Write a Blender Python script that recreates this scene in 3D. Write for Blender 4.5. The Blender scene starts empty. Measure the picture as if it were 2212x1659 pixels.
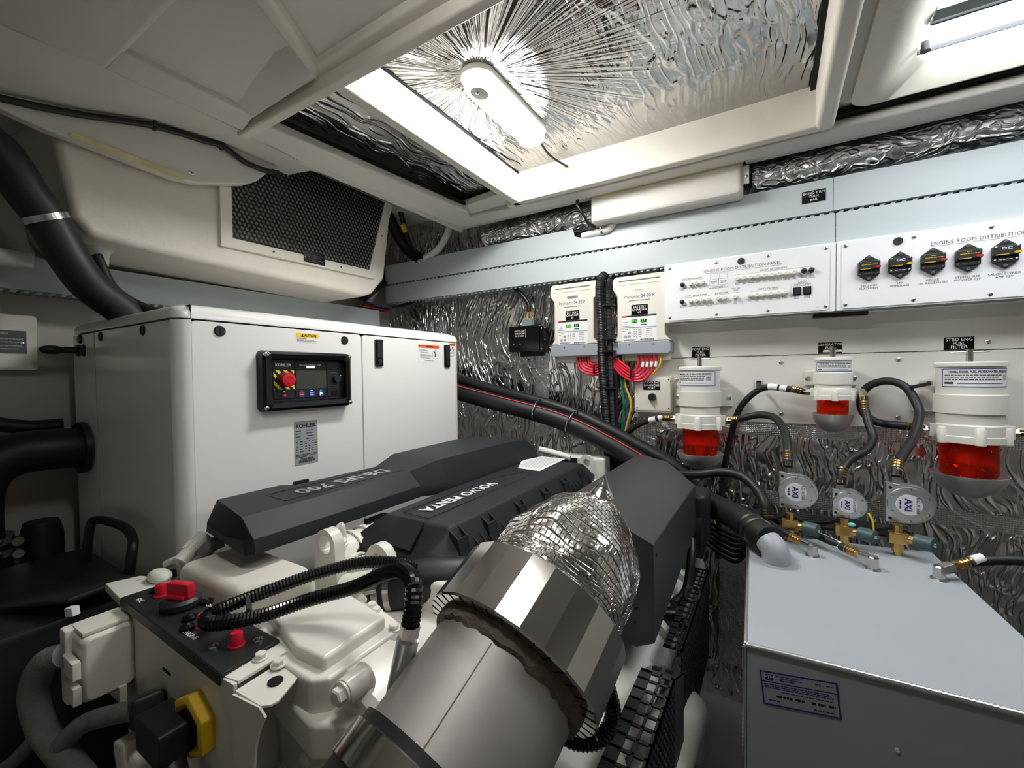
import bpy, bmesh, math, random
from mathutils import Vector as V, Matrix as M, Quaternion
random.seed(7)
scene = bpy.context.scene
col = scene.collection
PI = math.pi

# ------------------------------------------------------------------ camera
cam = bpy.data.cameras.new('camera')
cam_o = bpy.data.objects.new('camera', cam); col.objects.link(cam_o)
cam.sensor_fit = 'HORIZONTAL'; cam.sensor_width = 36.0
cam.lens = 36.0 * 932.0 / 2212.0
cam.clip_start = 0.02
YAW, PITCH, ROLL = [math.radians(q) for q in (31.27, -1.32, -0.63)]
_fw = V((-math.sin(YAW) * math.cos(PITCH), math.cos(YAW) * math.cos(PITCH), math.sin(PITCH)))
_rt = V((math.cos(YAW), math.sin(YAW), 0)); _up = _rt.cross(_fw)
_r2 = _rt * math.cos(ROLL) + _up * math.sin(ROLL); _u2 = -_rt * math.sin(ROLL) + _up * math.cos(ROLL)
cam_o.matrix_world = M(((_r2.x, _u2.x, -_fw.x, 0), (_r2.y, _u2.y, -_fw.y, 0), (_r2.z, _u2.z, -_fw.z, 1.35), (0, 0, 0, 1)))
scene.camera = cam_o

# ------------------------------------------------------------------ world, exposure
w = bpy.data.worlds.new('world'); scene.world = w; w.use_nodes = True
w.node_tree.nodes['Background'].inputs[0].default_value = (0.75, 0.85, 1.0, 1)
w.node_tree.nodes['Background'].inputs[1].default_value = 0.05
vs = scene.view_settings
vs.view_transform = 'Standard'; vs.look = 'None'; vs.gamma = 1.0; vs.use_curve_mapping = False
vs.exposure = 1.0
LAMP_STRENGTH = 58.0      # diffuser of the ceiling light
FILL_STRENGTH = 17.0     # added unseen fill light aft, dimmer
SKY_STRENGTH = 5.5        # daylight behind the acrylic hatch pane

# ------------------------------------------------------------------ materials
def srgb(h):
    c = [int(h[i:i + 2], 16) / 255 for i in (0, 2, 4)]
    return tuple(x / 12.92 if x <= 0.04045 else ((x + 0.055) / 1.055) ** 2.4 for x in c) + (1,)

class NT:
    def __init__(s, name):
        s.m = bpy.data.materials.new(name); s.m.use_nodes = True
        s.t = s.m.node_tree; s.b = s.t.nodes['Principled BSDF']
    def n(s, kind, **kw):
        x = s.t.nodes.new(kind)
        for k, v in kw.items():
            if k in x.inputs: x.inputs[k].default_value = v
            else: setattr(x, k, v)
        return x
    def l(s, a, ao, b, bi): s.t.links.new(a.outputs[ao], b.inputs[bi])

def mat(name, rgb, rough=0.5, metal=0.0, noise=0.06, nscale=14.0, bump=0.0, bscale=200.0, coat=0.0, spec=0.5, emit=0.0, trans=0.0, ior=1.45):
    k = NT(name); b = k.b
    c = srgb(rgb) if isinstance(rgb, str) else tuple(rgb) + (1,)
    b.inputs['Roughness'].default_value = rough; b.inputs['Metallic'].default_value = metal
    b.inputs['Specular IOR Level'].default_value = spec
    b.inputs['Coat Weight'].default_value = coat
    b.inputs['Transmission Weight'].default_value = trans; b.inputs['IOR'].default_value = ior
    tc = k.n('ShaderNodeTexCoord')
    nz = k.n('ShaderNodeTexNoise', Scale=nscale, Detail=4.0)
    k.l(tc, 'Object', nz, 'Vector')
    mr = k.n('ShaderNodeMapRange'); mr.inputs['To Min'].default_value = 1 - noise; mr.inputs['To Max'].default_value = 1 + noise
    k.l(nz, 'Fac', mr, 'Value')
    mx = k.n('ShaderNodeVectorMath', operation='SCALE'); mx.inputs[0].default_value = c[:3]
    k.l(mr, 'Result', mx, 'Scale'); k.l(mx, 'Vector', b, 'Base Color')
    if bump:
        n2 = k.n('ShaderNodeTexNoise', Scale=bscale, Detail=3.0); k.l(tc, 'Object', n2, 'Vector')
        bp = k.n('ShaderNodeBump', Strength=bump, Distance=0.002); k.l(n2, 'Fac', bp, 'Height'); k.l(bp, 'Normal', b, 'Normal')
    if emit:
        b.inputs['Emission Color'].default_value = c; b.inputs['Emission Strength'].default_value = emit
    return k.m

def foil(name, tint=0.62, rough=0.22, scale=60.0, stretch=(1, 1, 1), strength=1.0, radial=None, grid=False, rot=(0, 0, 0), dist=0.012, swirl=0.22):
    k = NT(name); b = k.b
    b.inputs['Metallic'].default_value = 1.0
    tc = k.n('ShaderNodeTexCoord')
    # large soft swirls bend the fold direction
    wz = k.n('ShaderNodeTexNoise', Scale=3.0, Detail=2.0); k.l(tc, 'Object', wz, 'Vector')
    wv = k.n('ShaderNodeVectorMath', operation='SCALE'); wv.inputs['Scale'].default_value = swirl
    k.l(wz, 'Color', wv, 0)
    ad = k.n('ShaderNodeVectorMath', operation='ADD'); k.l(tc, 'Object', ad, 0); k.l(wv, 'Vector', ad, 1)
    mp = k.n('ShaderNodeMapping'); mp.inputs['Scale'].default_value = stretch; mp.inputs['Rotation'].default_value = rot
    k.l(ad, 'Vector', mp, 'Vector')
    r1 = k.n('ShaderNodeTexNoise', Scale=scale, Detail=0.6, Roughness=0.5); k.l(mp, 'Vector', r1, 'Vector')
    r2 = k.n('ShaderNodeTexNoise', Scale=scale * 0.3, Detail=1.0); k.l(mp, 'Vector', r2, 'Vector')
    def crease(nd, wd):                            # narrow fold ridges, flat between them
        s1 = k.n('ShaderNodeMath', operation='SUBTRACT'); s1.inputs[1].default_value = 0.5; k.l(nd, 'Fac', s1, 0)
        s2 = k.n('ShaderNodeMath', operation='ABSOLUTE'); k.l(s1, 'Value', s2, 0)
        s3 = k.n('ShaderNodeMapRange', interpolation_type='SMOOTHSTEP'); s3.inputs['From Max'].default_value = wd
        s3.inputs['To Min'].default_value = 1.0; s3.inputs['To Max'].default_value = 0.0; k.l(s2, 'Value', s3, 'Value'); return s3
    m1 = k.n('ShaderNodeMath', operation='MULTIPLY_ADD'); m1.inputs[1].default_value = 1.3; k.l(crease(r2, 0.05), 'Result', m1, 0); k.l(crease(r1, 0.11), 'Result', m1, 2)
    h = m1
    if radial:                                    # folds that run out from where the lamp is screwed on
        sb = k.n('ShaderNodeVectorMath', operation='SUBTRACT'); sb.inputs[1].default_value = radial; k.l(tc, 'Object', sb, 0)
        ds = k.n('ShaderNodeVectorMath', operation='LENGTH'); k.l(sb, 'Vector', ds, 0)
        nm = k.n('ShaderNodeVectorMath', operation='NORMALIZE'); k.l(sb, 'Vector', nm, 0)
        sc = k.n('ShaderNodeVectorMath', operation='SCALE'); sc.inputs['Scale'].default_value = 7.0; k.l(nm, 'Vector', sc, 0)
        off = k.n('ShaderNodeCombineXYZ'); k.l(ds, 'Value', off, 'Z')
        a2 = k.n('ShaderNodeVectorMath', operation='ADD'); k.l(sc, 'Vector', a2, 0); k.l(off, 'Vector', a2, 1)
        rr_ = k.n('ShaderNodeTexNoise', Scale=2.2, Detail=2.0); k.l(a2, 'Vector', rr_, 'Vector')
        fo = k.n('ShaderNodeMapRange'); fo.inputs['From Min'].default_value = 0.22; fo.inputs['From Max'].default_value = 0.55
        k.l(ds, 'Value', fo, 'Value')
        c3 = k.n('ShaderNodeMath', operation='MULTIPLY'); c3.inputs[1].default_value = 1.0; k.l(crease(rr_, 0.12), 'Result', c3, 0)
        mm = k.n('ShaderNodeMix'); k.l(fo, 'Result', mm, 0); k.l(c3, 'Value', mm, 2); k.l(m1, 'Value', mm, 3)
        h = mm
    bp = k.n('ShaderNodeBump', Strength=strength, Distance=dist)
    k.l(h, 0, bp, 'Height')
    last = bp
    if grid:                                      # the woven scrim that shows through the facing
        sx = k.n('ShaderNodeSeparateXYZ'); k.l(tc, 'Object', sx, 'Vector')
        hs = []
        for ax in 'XZ':
            mu = k.n('ShaderNodeMath', operation='MULTIPLY'); mu.inputs[1].default_value = 900.0; k.l(sx, ax, mu, 0)
            sn = k.n('ShaderNodeMath', operation='SINE'); k.l(mu, 'Value', sn, 0); hs.append(sn)
        mxx = k.n('ShaderNodeMath', operation='MAXIMUM'); k.l(hs[0], 'Value', mxx, 0); k.l(hs[1], 'Value', mxx, 1)
        b2 = k.n('ShaderNodeBump', Strength=0.5, Distance=0.001); k.l(mxx, 'Value', b2, 'Height'); k.l(bp, 'Normal', b2, 'Normal'); last = b2
    k.l(last, 'Normal', b, 'Normal')
    nz = k.n('ShaderNodeTexNoise', Scale=5.0, Detail=5.0); k.l(tc, 'Object', nz, 'Vector')
    cr = k.n('ShaderNodeMapRange'); cr.inputs['To Min'].default_value = tint * 0.85; cr.inputs['To Max'].default_value = tint * 1.12; k.l(nz, 'Fac', cr, 'Value')
    cc = k.n('ShaderNodeCombineColor')
    for i in range(3): k.l(cr, 'Result', cc, i)
    k.l(cc, 'Color', b, 'Base Color')
    rg = k.n('ShaderNodeMapRange'); rg.inputs['To Min'].default_value = rough * 0.7; rg.inputs['To Max'].default_value = rough * 1.4; k.l(nz, 'Fac', rg, 'Value')
    k.l(rg, 'Result', b, 'Roughness')
    return k.m

def woven(name):
    k = NT(name); b = k.b
    b.inputs['Metallic'].default_value = 1.0; b.inputs['Roughness'].default_value = 0.16
    tc = k.n('ShaderNodeTexCoord')
    br = k.n('ShaderNodeTexBrick', Scale=1.0); br.inputs['Brick Width'].default_value = 0.0085; br.inputs['Row Height'].default_value = 0.0058
    br.inputs['Mortar Size'].default_value = 0.0009; br.inputs['Mortar Smooth'].default_value = 1.0; br.inputs['Bias'].default_value = 0.0
    br.inputs['Color1'].default_value = (1, 1, 1, 1); br.inputs['Color2'].default_value = (0.8, 0.8, 0.8, 1); br.inputs['Mortar'].default_value = (0, 0, 0, 1)
    wz = k.n('ShaderNodeTexNoise', Scale=9.0, Detail=1.0); k.l(tc, 'UV', wz, 'Vector')
    wv = k.n('ShaderNodeVectorMath', operation='SCALE'); wv.inputs['Scale'].default_value = 0.03; k.l(wz, 'Color', wv, 0)
    ad = k.n('ShaderNodeVectorMath', operation='ADD'); k.l(tc, 'UV', ad, 0); k.l(wv, 'Vector', ad, 1)
    k.l(ad, 'Vector', br, 'Vector')
    n2 = k.n('ShaderNodeTexNoise', Scale=30.0, Detail=3.0); k.l(tc, 'Object', n2, 'Vector')
    mm = k.n('ShaderNodeMath', operation='MULTIPLY_ADD'); mm.inputs[1].default_value = 1.6; k.l(n2, 'Fac', mm, 0); k.l(br, 'Color', mm, 2)
    bp = k.n('ShaderNodeBump', Strength=0.85, Distance=0.004); k.l(mm, 'Value', bp, 'Height'); k.l(bp, 'Normal', b, 'Normal')
    mr = k.n('ShaderNodeMix', data_type='RGBA'); k.l(br, 'Color', mr, 0)
    mr.inputs[6].default_value = (0.16, 0.15, 0.13, 1); mr.inputs[7].default_value = (0.88, 0.86, 0.83, 1)
    k.l(mr, 2, b, 'Base Color')
    return k.m

def stripes(name, c1, c2, freq, axis, rough=0.5):
    k = NT(name); b = k.b; b.inputs['Roughness'].default_value = rough
    tc = k.n('ShaderNodeTexCoord'); dt = k.n('ShaderNodeVectorMath', operation='DOT_PRODUCT'); dt.inputs[1].default_value = axis
    k.l(tc, 'Object', dt, 0)
    mu = k.n('ShaderNodeMath', operation='MULTIPLY'); mu.inputs[1].default_value = freq; k.l(dt, 'Value', mu, 0)
    fr = k.n('ShaderNodeMath', operation='FRACT'); k.l(mu, 'Value', fr, 0)
    gt = k.n('ShaderNodeMath', operation='GREATER_THAN'); gt.inputs[1].default_value = 0.5; k.l(fr, 'Value', gt, 0)
    mx = k.n('ShaderNodeMix', data_type='RGBA'); mx.inputs[6].default_value = srgb(c1); mx.inputs[7].default_value = srgb(c2)
    k.l(gt, 'Value', mx, 0); k.l(mx, 2, b, 'Base Color')
    return k.m

MT = {
 'gel': mat('gelcoat', 'd3d0c8', 0.42, noise=0.05, nscale=5, bump=0.12, bscale=60),
 'gel_rough': mat('painted_laminate', 'dcd7cb', 0.5, noise=0.09, nscale=9, bump=0.35, bscale=70),
 'gelyel': mat('bare_resin_edge', 'd9cf9c', 0.5, noise=0.12, nscale=20, bump=0.2),
 'white': mat('white_powder_coat', 'e9e9e6', 0.22, noise=0.025, nscale=3, coat=0.3, bump=0.03, bscale=400),
 'abs': mat('white_panel_plastic', 'e6e6e8', 0.38, noise=0.02, bump=0.05, bscale=900),
 'board': mat('white_board', 'dcdad3', 0.35, noise=0.03, nscale=4),
 'cream': mat('cream_plastic', 'dedccf', 0.4, noise=0.02),
 'charger': mat('charger_case', 'dcdad0', 0.42, noise=0.02, bump=0.04, bscale=700),
 'chgrey': mat('charger_grey', '99a0a8', 0.4, noise=0.02),
 'duct': mat('duct_grey', 'b6bfc1', 0.42, noise=0.03, nscale=6),
 'ductdark': mat('duct_slot_grey', '7f8a8c', 0.5, noise=0.03),
 'black': mat('black_plastic', '202224', 0.42, noise=0.12, nscale=30, bump=0.12, bscale=500),
 'blackcov': mat('black_cover_plastic', '26282a', 0.52, spec=0.3, noise=0.16, nscale=9, bump=0.1, bscale=600),
 'blackshine': mat('black_gloss', '0d0d0e', 0.16, noise=0.05),
 'boxblack': mat('black_sheet_metal', '333435', 0.42, noise=0.08, nscale=8, bump=0.06, bscale=700),
 'rubber': mat('black_rubber', '1b1c1d', 0.48, noise=0.12, nscale=20, bump=0.1, bscale=180),
 'cable': mat('black_cable', '141516', 0.4, noise=0.1),
 'void': mat('dark_cavity', '0b0b0b', 0.9, noise=0.1),
 'steel': mat('stainless_steel', (0.55, 0.54, 0.52), 0.22, 1.0, noise=0.08, nscale=12),
 'pipe': mat('dull_stainless_pipe', (0.48, 0.46, 0.44), 0.6, 1.0, noise=0.22, nscale=9, bump=0.05, bscale=120),
 'band': mat('polished_steel_band', (0.70, 0.68, 0.65), 0.14, 1.0, noise=0.08, nscale=6),
 'screw': mat('bright_screw', (0.6, 0.6, 0.6), 0.25, 1.0, noise=0.05),
 'bowlsteel': mat('drip_bowl_steel', (0.85, 0.84, 0.82), 0.48, 1.0, noise=0.1, nscale=20),
 'brass': mat('brass', (0.60, 0.40, 0.14), 0.28, 1.0, noise=0.15, nscale=40),
 'nickel': mat('nickel_fitting', (0.62, 0.60, 0.57), 0.26, 1.0, noise=0.06),
 'alu': mat('cast_aluminium', (0.70, 0.71, 0.72), 0.34, 1.0, noise=0.08, nscale=60, bump=0.08, bscale=400),
 'tank': mat('grey_tank_paint', 'a0a5aa', 0.42, noise=0.06, nscale=5, bump=0.08, bscale=160),
 'weld': mat('weld_bead_metal', (0.72, 0.72, 0.72), 0.3, 1.0, noise=0.1, nscale=60),
 'eng': mat('white_engine_paint', 'e0ded5', 0.3, noise=0.04, nscale=10, coat=0.15, bump=0.06, bscale=120),
 'engdull': mat('white_engine_plastic', 'dad7cc', 0.45, noise=0.04, nscale=10, bump=0.1, bscale=300),
 'red': mat('red_plastic', 'c8162c', 0.35, noise=0.06),
 'redwire': mat('red_wire', 'd01f38', 0.4, noise=0.05),
 'redline': mat('red_stripe', 'd8404a', 0.5, noise=0.1),
 'yellow': mat('yellow_plastic', 'd9b21c', 0.45, noise=0.06),
 'green': mat('green_wire', '1d7a3a', 0.45, noise=0.06),
 'blue': mat('blue_wire', '1f4a7a', 0.45, noise=0.06),
 'orange': mat('orange_print', 'e8501c', 0.5, noise=0.02),
 'caution': mat('yellow_print', 'efc51a', 0.5, noise=0.02),
 'paper': mat('label_paper', 'e9e9e9', 0.5, noise=0.03),
 'silverlabel': mat('silver_label', 'a9adb0', 0.35, metal=0.3, noise=0.05),
 'ink': mat('black_ink', '17181a', 0.6, noise=0.02),
 'greyink': mat('grey_ink', '55585c', 0.6, noise=0.02),
 'blueink': mat('blue_ink', '1f4c9a', 0.5, noise=0.02),
 'navy': mat('navy_ink', '28307a', 0.5, noise=0.02),
 'whiteink': mat('white_ink', 'e8e8e8', 0.5, noise=0.02),
 'chgreen': mat('green_print', '2f9a4c', 0.5, noise=0.02),
 'display': mat('display_window', '12280f', 0.2, noise=0.02),
 'ledgreen': mat('green_digits', '35d02a', 0.5, emit=1.6),
 'ledblue': mat('blue_led', '8db8ff', 0.5, emit=3.0),
 'ledwhite': mat('white_led', 'f4f2e0', 0.5, emit=1.6),
 'btnblue': mat('blue_key', '2a58c0', 0.4, noise=0.02),
 'lcd': mat('lcd_glass', '3c423c', 0.12, noise=0.05),
 'coil': mat('green_solenoid_coil', '40585a', 0.45, noise=0.2, nscale=60),
 'hosegrey': mat('dusty_harness_sleeve', '6a6a68', 0.8, noise=0.35, nscale=60, bump=0.5, bscale=300),
 'fibre': mat('heat_blanket_fibre', '6e655a', 0.95, noise=0.35, nscale=70, bump=0.9, bscale=220),
 'floor': mat('floor_paint', '5a5a58', 0.5, noise=0.12, nscale=7, bump=0.1, bscale=200),
 'hull': mat('hull_paint', 'b9b6ad', 0.5, noise=0.1, nscale=4, bump=0.15, bscale=40),
 'pvc': mat('white_pvc', 'dddcd6', 0.35, noise=0.03),
 'gasket': mat('grey_tray', 'c9ccd0', 0.45, noise=0.02),
 'amber': mat('red_bowl_plastic', (1.0, 0.13, 0.05), 0.05, noise=0.02, trans=0.94, ior=1.2),
 'ember': mat('orange_red_baffle', 'ff6a2a', 0.4, noise=0.05),
 'clearlens': mat('lamp_lens', 'f2f2ee', 0.2, noise=0.02),
 'foil_wall': foil('foil_bulkhead', 0.72, 0.15, 48, (1.0, 1.0, 0.16), 1.0, dist=0.0035),
 'foil_tape': foil('foil_scrim_tape', 0.72, 0.26, 30, (1.0, 1.0, 0.6), 0.6, grid=True, dist=0.0015),
 'foil_lid': foil('foil_hatch_lid', 0.46, 0.09, 42, (1.0, 0.10, 1.0), 1.0, radial=(-0.735, 1.06, 2.22), rot=(0, 0, 0.55), dist=0.003, swirl=0.12),
 'foil_strip': foil('foil_strip', 0.62, 0.2, 34, (1.0, 0.12, 1.0), 1.0, dist=0.003),
 'foil_roll': foil('foil_wrapped_pipe', 0.82, 0.3, 50, (0.5, 1, 1), 1.0, dist=0.004),
 'wrap': woven('woven_heat_wrap'),
 'hazard': stripes('hazard_tape', 'e3d23a', '15150f', 62.0, (0, 0.7, 0.7)),
}
def emis(name, rgb, s):
    k = NT(name); k.b.inputs['Base Color'].default_value = rgb + (1,)
    k.b.inputs['Emission Color'].default_value = rgb + (1,); k.b.inputs['Emission Strength'].default_value = s
    return k.m
MT['lamp'] = emis('lamp_diffuser', (1.0, 0.985, 0.96), LAMP_STRENGTH)
MT['fill_lamp'] = emis('added_fill_diffuser', (1.0, 0.985, 0.96), FILL_STRENGTH)
MT['sky'] = emis('daylight_pane', (0.92, 0.96, 1.0), SKY_STRENGTH)

# ------------------------------------------------------------------ frames and mesh builder
class Frame:
    def __init__(s, o, u, v, n): s.o, s.u, s.v, s.n = V(o), V(u), V(v), V(n)
    def p(s, a, b, c=0.0): return s.o + s.u * a + s.v * b + s.n * c
X, Y, Z = V((1, 0, 0)), V((0, 1, 0)), V((0, 0, 1))
WORLD = Frame((0, 0, 0), X, Y, Z)
WALL = Frame((0, 1.95, 0), X, Z, -Y)          # forward bulkhead: across, up, out into the room
GEN = Frame((-1.23, 0, 0), Y, Z, X)           # generator front
GSD = Frame((0, 0.47, 0), X, Z, -Y)           # generator end

def ortho(d):
    d = V(d).normalized(); a = Z if abs(d.z) < 0.9 else X
    u = d.cross(a).normalized(); return u, d.cross(u).normalized(), d

def smooth_path(pts, k=8):
    pts = [V(p) for p in pts]
    if len(pts) < 3: return pts
    P = [pts[0] * 2 - pts[1]] + pts + [pts[-1] * 2 - pts[-2]]; out = []
    for i in range(1, len(P) - 2):
        a, b, c, d = P[i - 1:i + 3]
        for j in range(k):
            t = j / k
            out.append(0.5 * ((2 * b) + (c - a) * t + (2 * a - 5 * b + 4 * c - d) * t * t + (3 * b - a - 3 * c + d) * t ** 3))
    out.append(pts[-1]); return out

class MB:
    def __init__(s, fr=WORLD): s.f = fr; s.v = []; s.q = []; s.uv = None
    def add(s, pts): 
        i = len(s.v); s.v += [s.f.p(*p) for p in pts]; return i
    def addw(s, pts):
        i = len(s.v); s.v += [V(p) for p in pts]; return i
    def box(s, a0, a1, b0, b1, c0, c1):
        i = s.add([(a, b, c) for c in (c0, c1) for b in (b0, b1) for a in (a0, a1)])
        s.q += [[i + k for k in q] for q in ((0, 2, 3, 1), (4, 5, 7, 6), (0, 1, 5, 4), (2, 6, 7, 3), (0, 4, 6, 2), (1, 3, 7, 5))]; return s
    def obox(s, c, d, up, L, W, H):                # oriented box: length along d, height along up
        d = V(d).normalized(); w = d.cross(V(up)).normalized(); h = w.cross(d).normalized(); c = V(c)
        i = s.addw([c + d * (x * L / 2) + w * (y * W / 2) + h * (z * H / 2) for z in (-1, 1) for y in (-1, 1) for x in (-1, 1)])
        s.q += [[i + k for k in q] for q in ((0, 2, 3, 1), (4, 5, 7, 6), (0, 1, 5, 4), (2, 6, 7, 3), (0, 4, 6, 2), (1, 3, 7, 5))]; return s
    def prism(s, poly, c0, c1):                    # polygon in (a,b), extruded along c
        n = len(poly); i = s.add([(a, b, c0) for a, b in poly]); j = s.add([(a, b, c1) for a, b in poly])
        s.q.append([i + k for k in range(n)][::-1]); s.q.append([j + k for k in range(n)])
        s.q += [[i + k, i + (k + 1) % n, j + (k + 1) % n, j + k] for k in range(n)]; return s
    def rrect(s, a0, a1, b0, b1, c0, c1, r, seg=4):
        return s.prism(rr(a0, a1, b0, b1, r, seg), c0, c1)
    def slab(s, poly, d):                          # world polygon, thickened along vector d
        n = len(poly); d = V(d); i = s.addw(poly); j = s.addw([V(p) + d for p in poly])
        s.q.append([i + k for k in range(n)][::-1]); s.q.append([j + k for k in range(n)])
        s.q += [[i + k, i + (k + 1) % n, j + (k + 1) % n, j + k] for k in range(n)]; return s
    def loft(s, rings, cap=True, closed=True):     # rings of world points
        n = len(rings[0]); st = [s.addw(r) for r in rings]
        for a, b in zip(st, st[1:]):
            s.q += [[a + k, a + (k + 1) % n, b + (k + 1) % n, b + k] for k in range(n if closed else n - 1)]
        if cap:
            s.q.append([st[0] + k for k in range(n)][::-1]); s.q.append([st[-1] + k for k in range(n)])
        return s
    def cyl(s, p0, p1, r0, r1=None, n=20, cap=True):
        p0, p1 = V(p0), V(p1); u, v, d = ortho(p1 - p0); r1 = r0 if r1 is None else r1
        ring = lambda c, r: [c + (u * math.cos(2 * PI * k / n) + v * math.sin(2 * PI * k / n)) * r for k in range(n)]
        return s.loft([ring(p0, r0), ring(p1, r1)], cap)
    def fcyl(s, a, b, c0, c1, r0, r1=None, n=20):   # cylinder standing on the frame's surface
        return s.cyl(s.f.p(a, b, c0), s.f.p(a, b, c1), r0, r1, n)
    def lathe(s, prof, o, ax=Z, n=32, cap=True):
        u, v, d = ortho(ax); o = V(o)
        return s.loft([[o + d * h + (u * math.cos(2 * PI * k / n) + v * math.sin(2 * PI * k / n)) * r for k in range(n)] for r, h in prof], cap)
    def tube(s, pts, r, n=12, k=8, cap=True, raw=False):
        P = [V(p) for p in pts] if raw else smooth_path(pts, k); m = len(P)
        T = [(P[min(i + 1, m - 1)] - P[max(i - 1, 0)]).normalized() for i in range(m)]
        u, v, _ = ortho(T[0]); rings = []
        for i in range(m):
            if i:
                q = T[i - 1].rotation_difference(T[i]); u = q @ u
            v = T[i].cross(u).normalized(); u = v.cross(T[i]).normalized()
            ra = r(i / (m - 1), i) if callable(r) else r
            rings.append([P[i] + (u * math.cos(2 * PI * j / n) + v * math.sin(2 * PI * j / n)) * ra for j in range(n)])
        return s.loft(rings, cap)
    def ball(s, c, r, n=12, sc=(1, 1, 1)):
        c = V(c); rings = []
        for i in range(1, n):
            t = PI * i / n
            rings.append([c + V((math.sin(t) * math.cos(2 * PI * k / (2 * n)) * r * sc[0], math.sin(t) * math.sin(2 * PI * k / (2 * n)) * r * sc[1], math.cos(t) * r * sc[2])) for k in range(2 * n)])
        return s.loft(rings[::-1])
    def build(s, name, m, parent=None, bevel=0.0, seg=2, smooth=True, ang=35, org=None):
        me = bpy.data.meshes.new(name)
        o0 = V(org) if org is not None else V((0, 0, 0))
        me.from_pydata([tuple(p - o0) for p in s.v], [], s.q); me.update()
        bm = bmesh.new(); bm.from_mesh(me)
        bmesh.ops.recalc_face_normals(bm, faces=bm.faces)
        if bevel:
            ed = [e for e in bm.edges if len(e.link_faces) == 2 and e.calc_face_angle(0) > 0.5]
            bmesh.ops.bevel(bm, geom=ed, offset=bevel, segments=seg, affect='EDGES', profile=0.5, clamp_overlap=True)
        bm.to_mesh(me); bm.free()
        if smooth:
            me.polygons.foreach_set('use_smooth', [True] * len(me.polygons)); me.set_sharp_from_angle(angle=math.radians(ang))
        me.materials.append(MT[m] if isinstance(m, str) else m)
        o = bpy.data.objects.new(name, me); col.objects.link(o); o.location = o0
        if bevel: o.modifiers.new('weighted_normal', 'WEIGHTED_NORMAL').keep_sharp = True
        if parent: attach(o, parent)
        return o

def rr(a0, a1, b0, b1, r, seg=4):
    out = []
    for cx, cy, t0 in ((a1 - r, b1 - r, 0), (a0 + r, b1 - r, 90), (a0 + r, b0 + r, 180), (a1 - r, b0 + r, 270)):
        for k in range(seg + 1):
            t = math.radians(t0 + 90 * k / seg); out.append((cx + r * math.cos(t), cy + r * math.sin(t)))
    return out

def root_loc(o):
    p = V(o.location)
    while o.parent: o = o.parent; p = p + V(o.location)
    return p
def attach(o, parent):
    o.parent = parent; o.location = V(o.location) - root_loc(parent)
def thing(name, label, cat, loc, group=None):
    o = bpy.data.objects.new(name, None); o.empty_display_size = 0.03; col.objects.link(o); o.location = V(loc)
    return tag(o, label, cat, group)
def tag(o, label, cat, group=None):
    o['label'] = label; o['category'] = cat
    if group: o['group'] = group
    return o
def struct(o): o['kind'] = 'structure'; return o
def lab(o, t): o['label'] = t; return o
def piece(src, loc, parent=None, name=None):         # another piece sharing the mesh of src, at a world place
    o = src.copy(); o.parent = None; col.objects.link(o)
    if name: o.name = name
    o.location = V(loc)
    if parent: attach(o, parent)
    return o

def text(name, body, size, fr, a, b, c, m, parent=None, align='CENTER', bold=0.0, sx=1.0, d=0.0003, space=1.0, line=1.0):
    cu = bpy.data.curves.new(name, 'FONT'); cu.body = body; cu.size = size; cu.align_x = align; cu.align_y = 'CENTER'
    cu.extrude = d; cu.offset = bold; cu.space_character = space; cu.space_line = line; cu.resolution_u = 2
    o = bpy.data.objects.new(name, cu)
    col.objects.link(o)
    me = bpy.data.meshes.new_from_object(o)
    bpy.data.objects.remove(o); bpy.data.curves.remove(cu)
    me.name = name
    me.materials.clear(); me.materials.append(MT[m])
    org = fr.p(a, b, c)
    R = M((fr.u * sx, fr.v, fr.n)).transposed().to_4x4()
    me.transform(R)
    o = bpy.data.objects.new(name, me); col.objects.link(o); o.location = org
    if parent: attach(o, parent)
    return o

def lines(fr, rows, c, h, m, name, parent, d=0.0003):  # rows of unreadable small print: (a0, a1, b)
    mb = MB(fr)
    for a0, a1, b in rows:
        x = a0
        while x < a1 - 0.001:
            wd = min(random.uniform(0.003, 0.009), a1 - x); mb.box(x, x + wd, b - h / 2, b + h / 2, c, c + d); x += wd + 0.0012
    o = mb.build(name, m, parent, smooth=False); o['kind'] = 'stuff'; return o

def ring(fr, a, b, c, r, t, d, m, name, parent=None, n=24):
    mb = MB(); o = fr.p(a, b, c)
    u, v = fr.u, fr.v
    rg = lambda R_, cc: [o + fr.n * cc + (u * math.cos(2 * PI * k / n) + v * math.sin(2 * PI * k / n)) * R_ for k in range(n)]
    mb.loft([rg(r, 0), rg(r, d), rg(r - t, d), rg(r - t, 0), rg(r, 0)], cap=False)
    return mb.build(name, m, parent)

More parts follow.
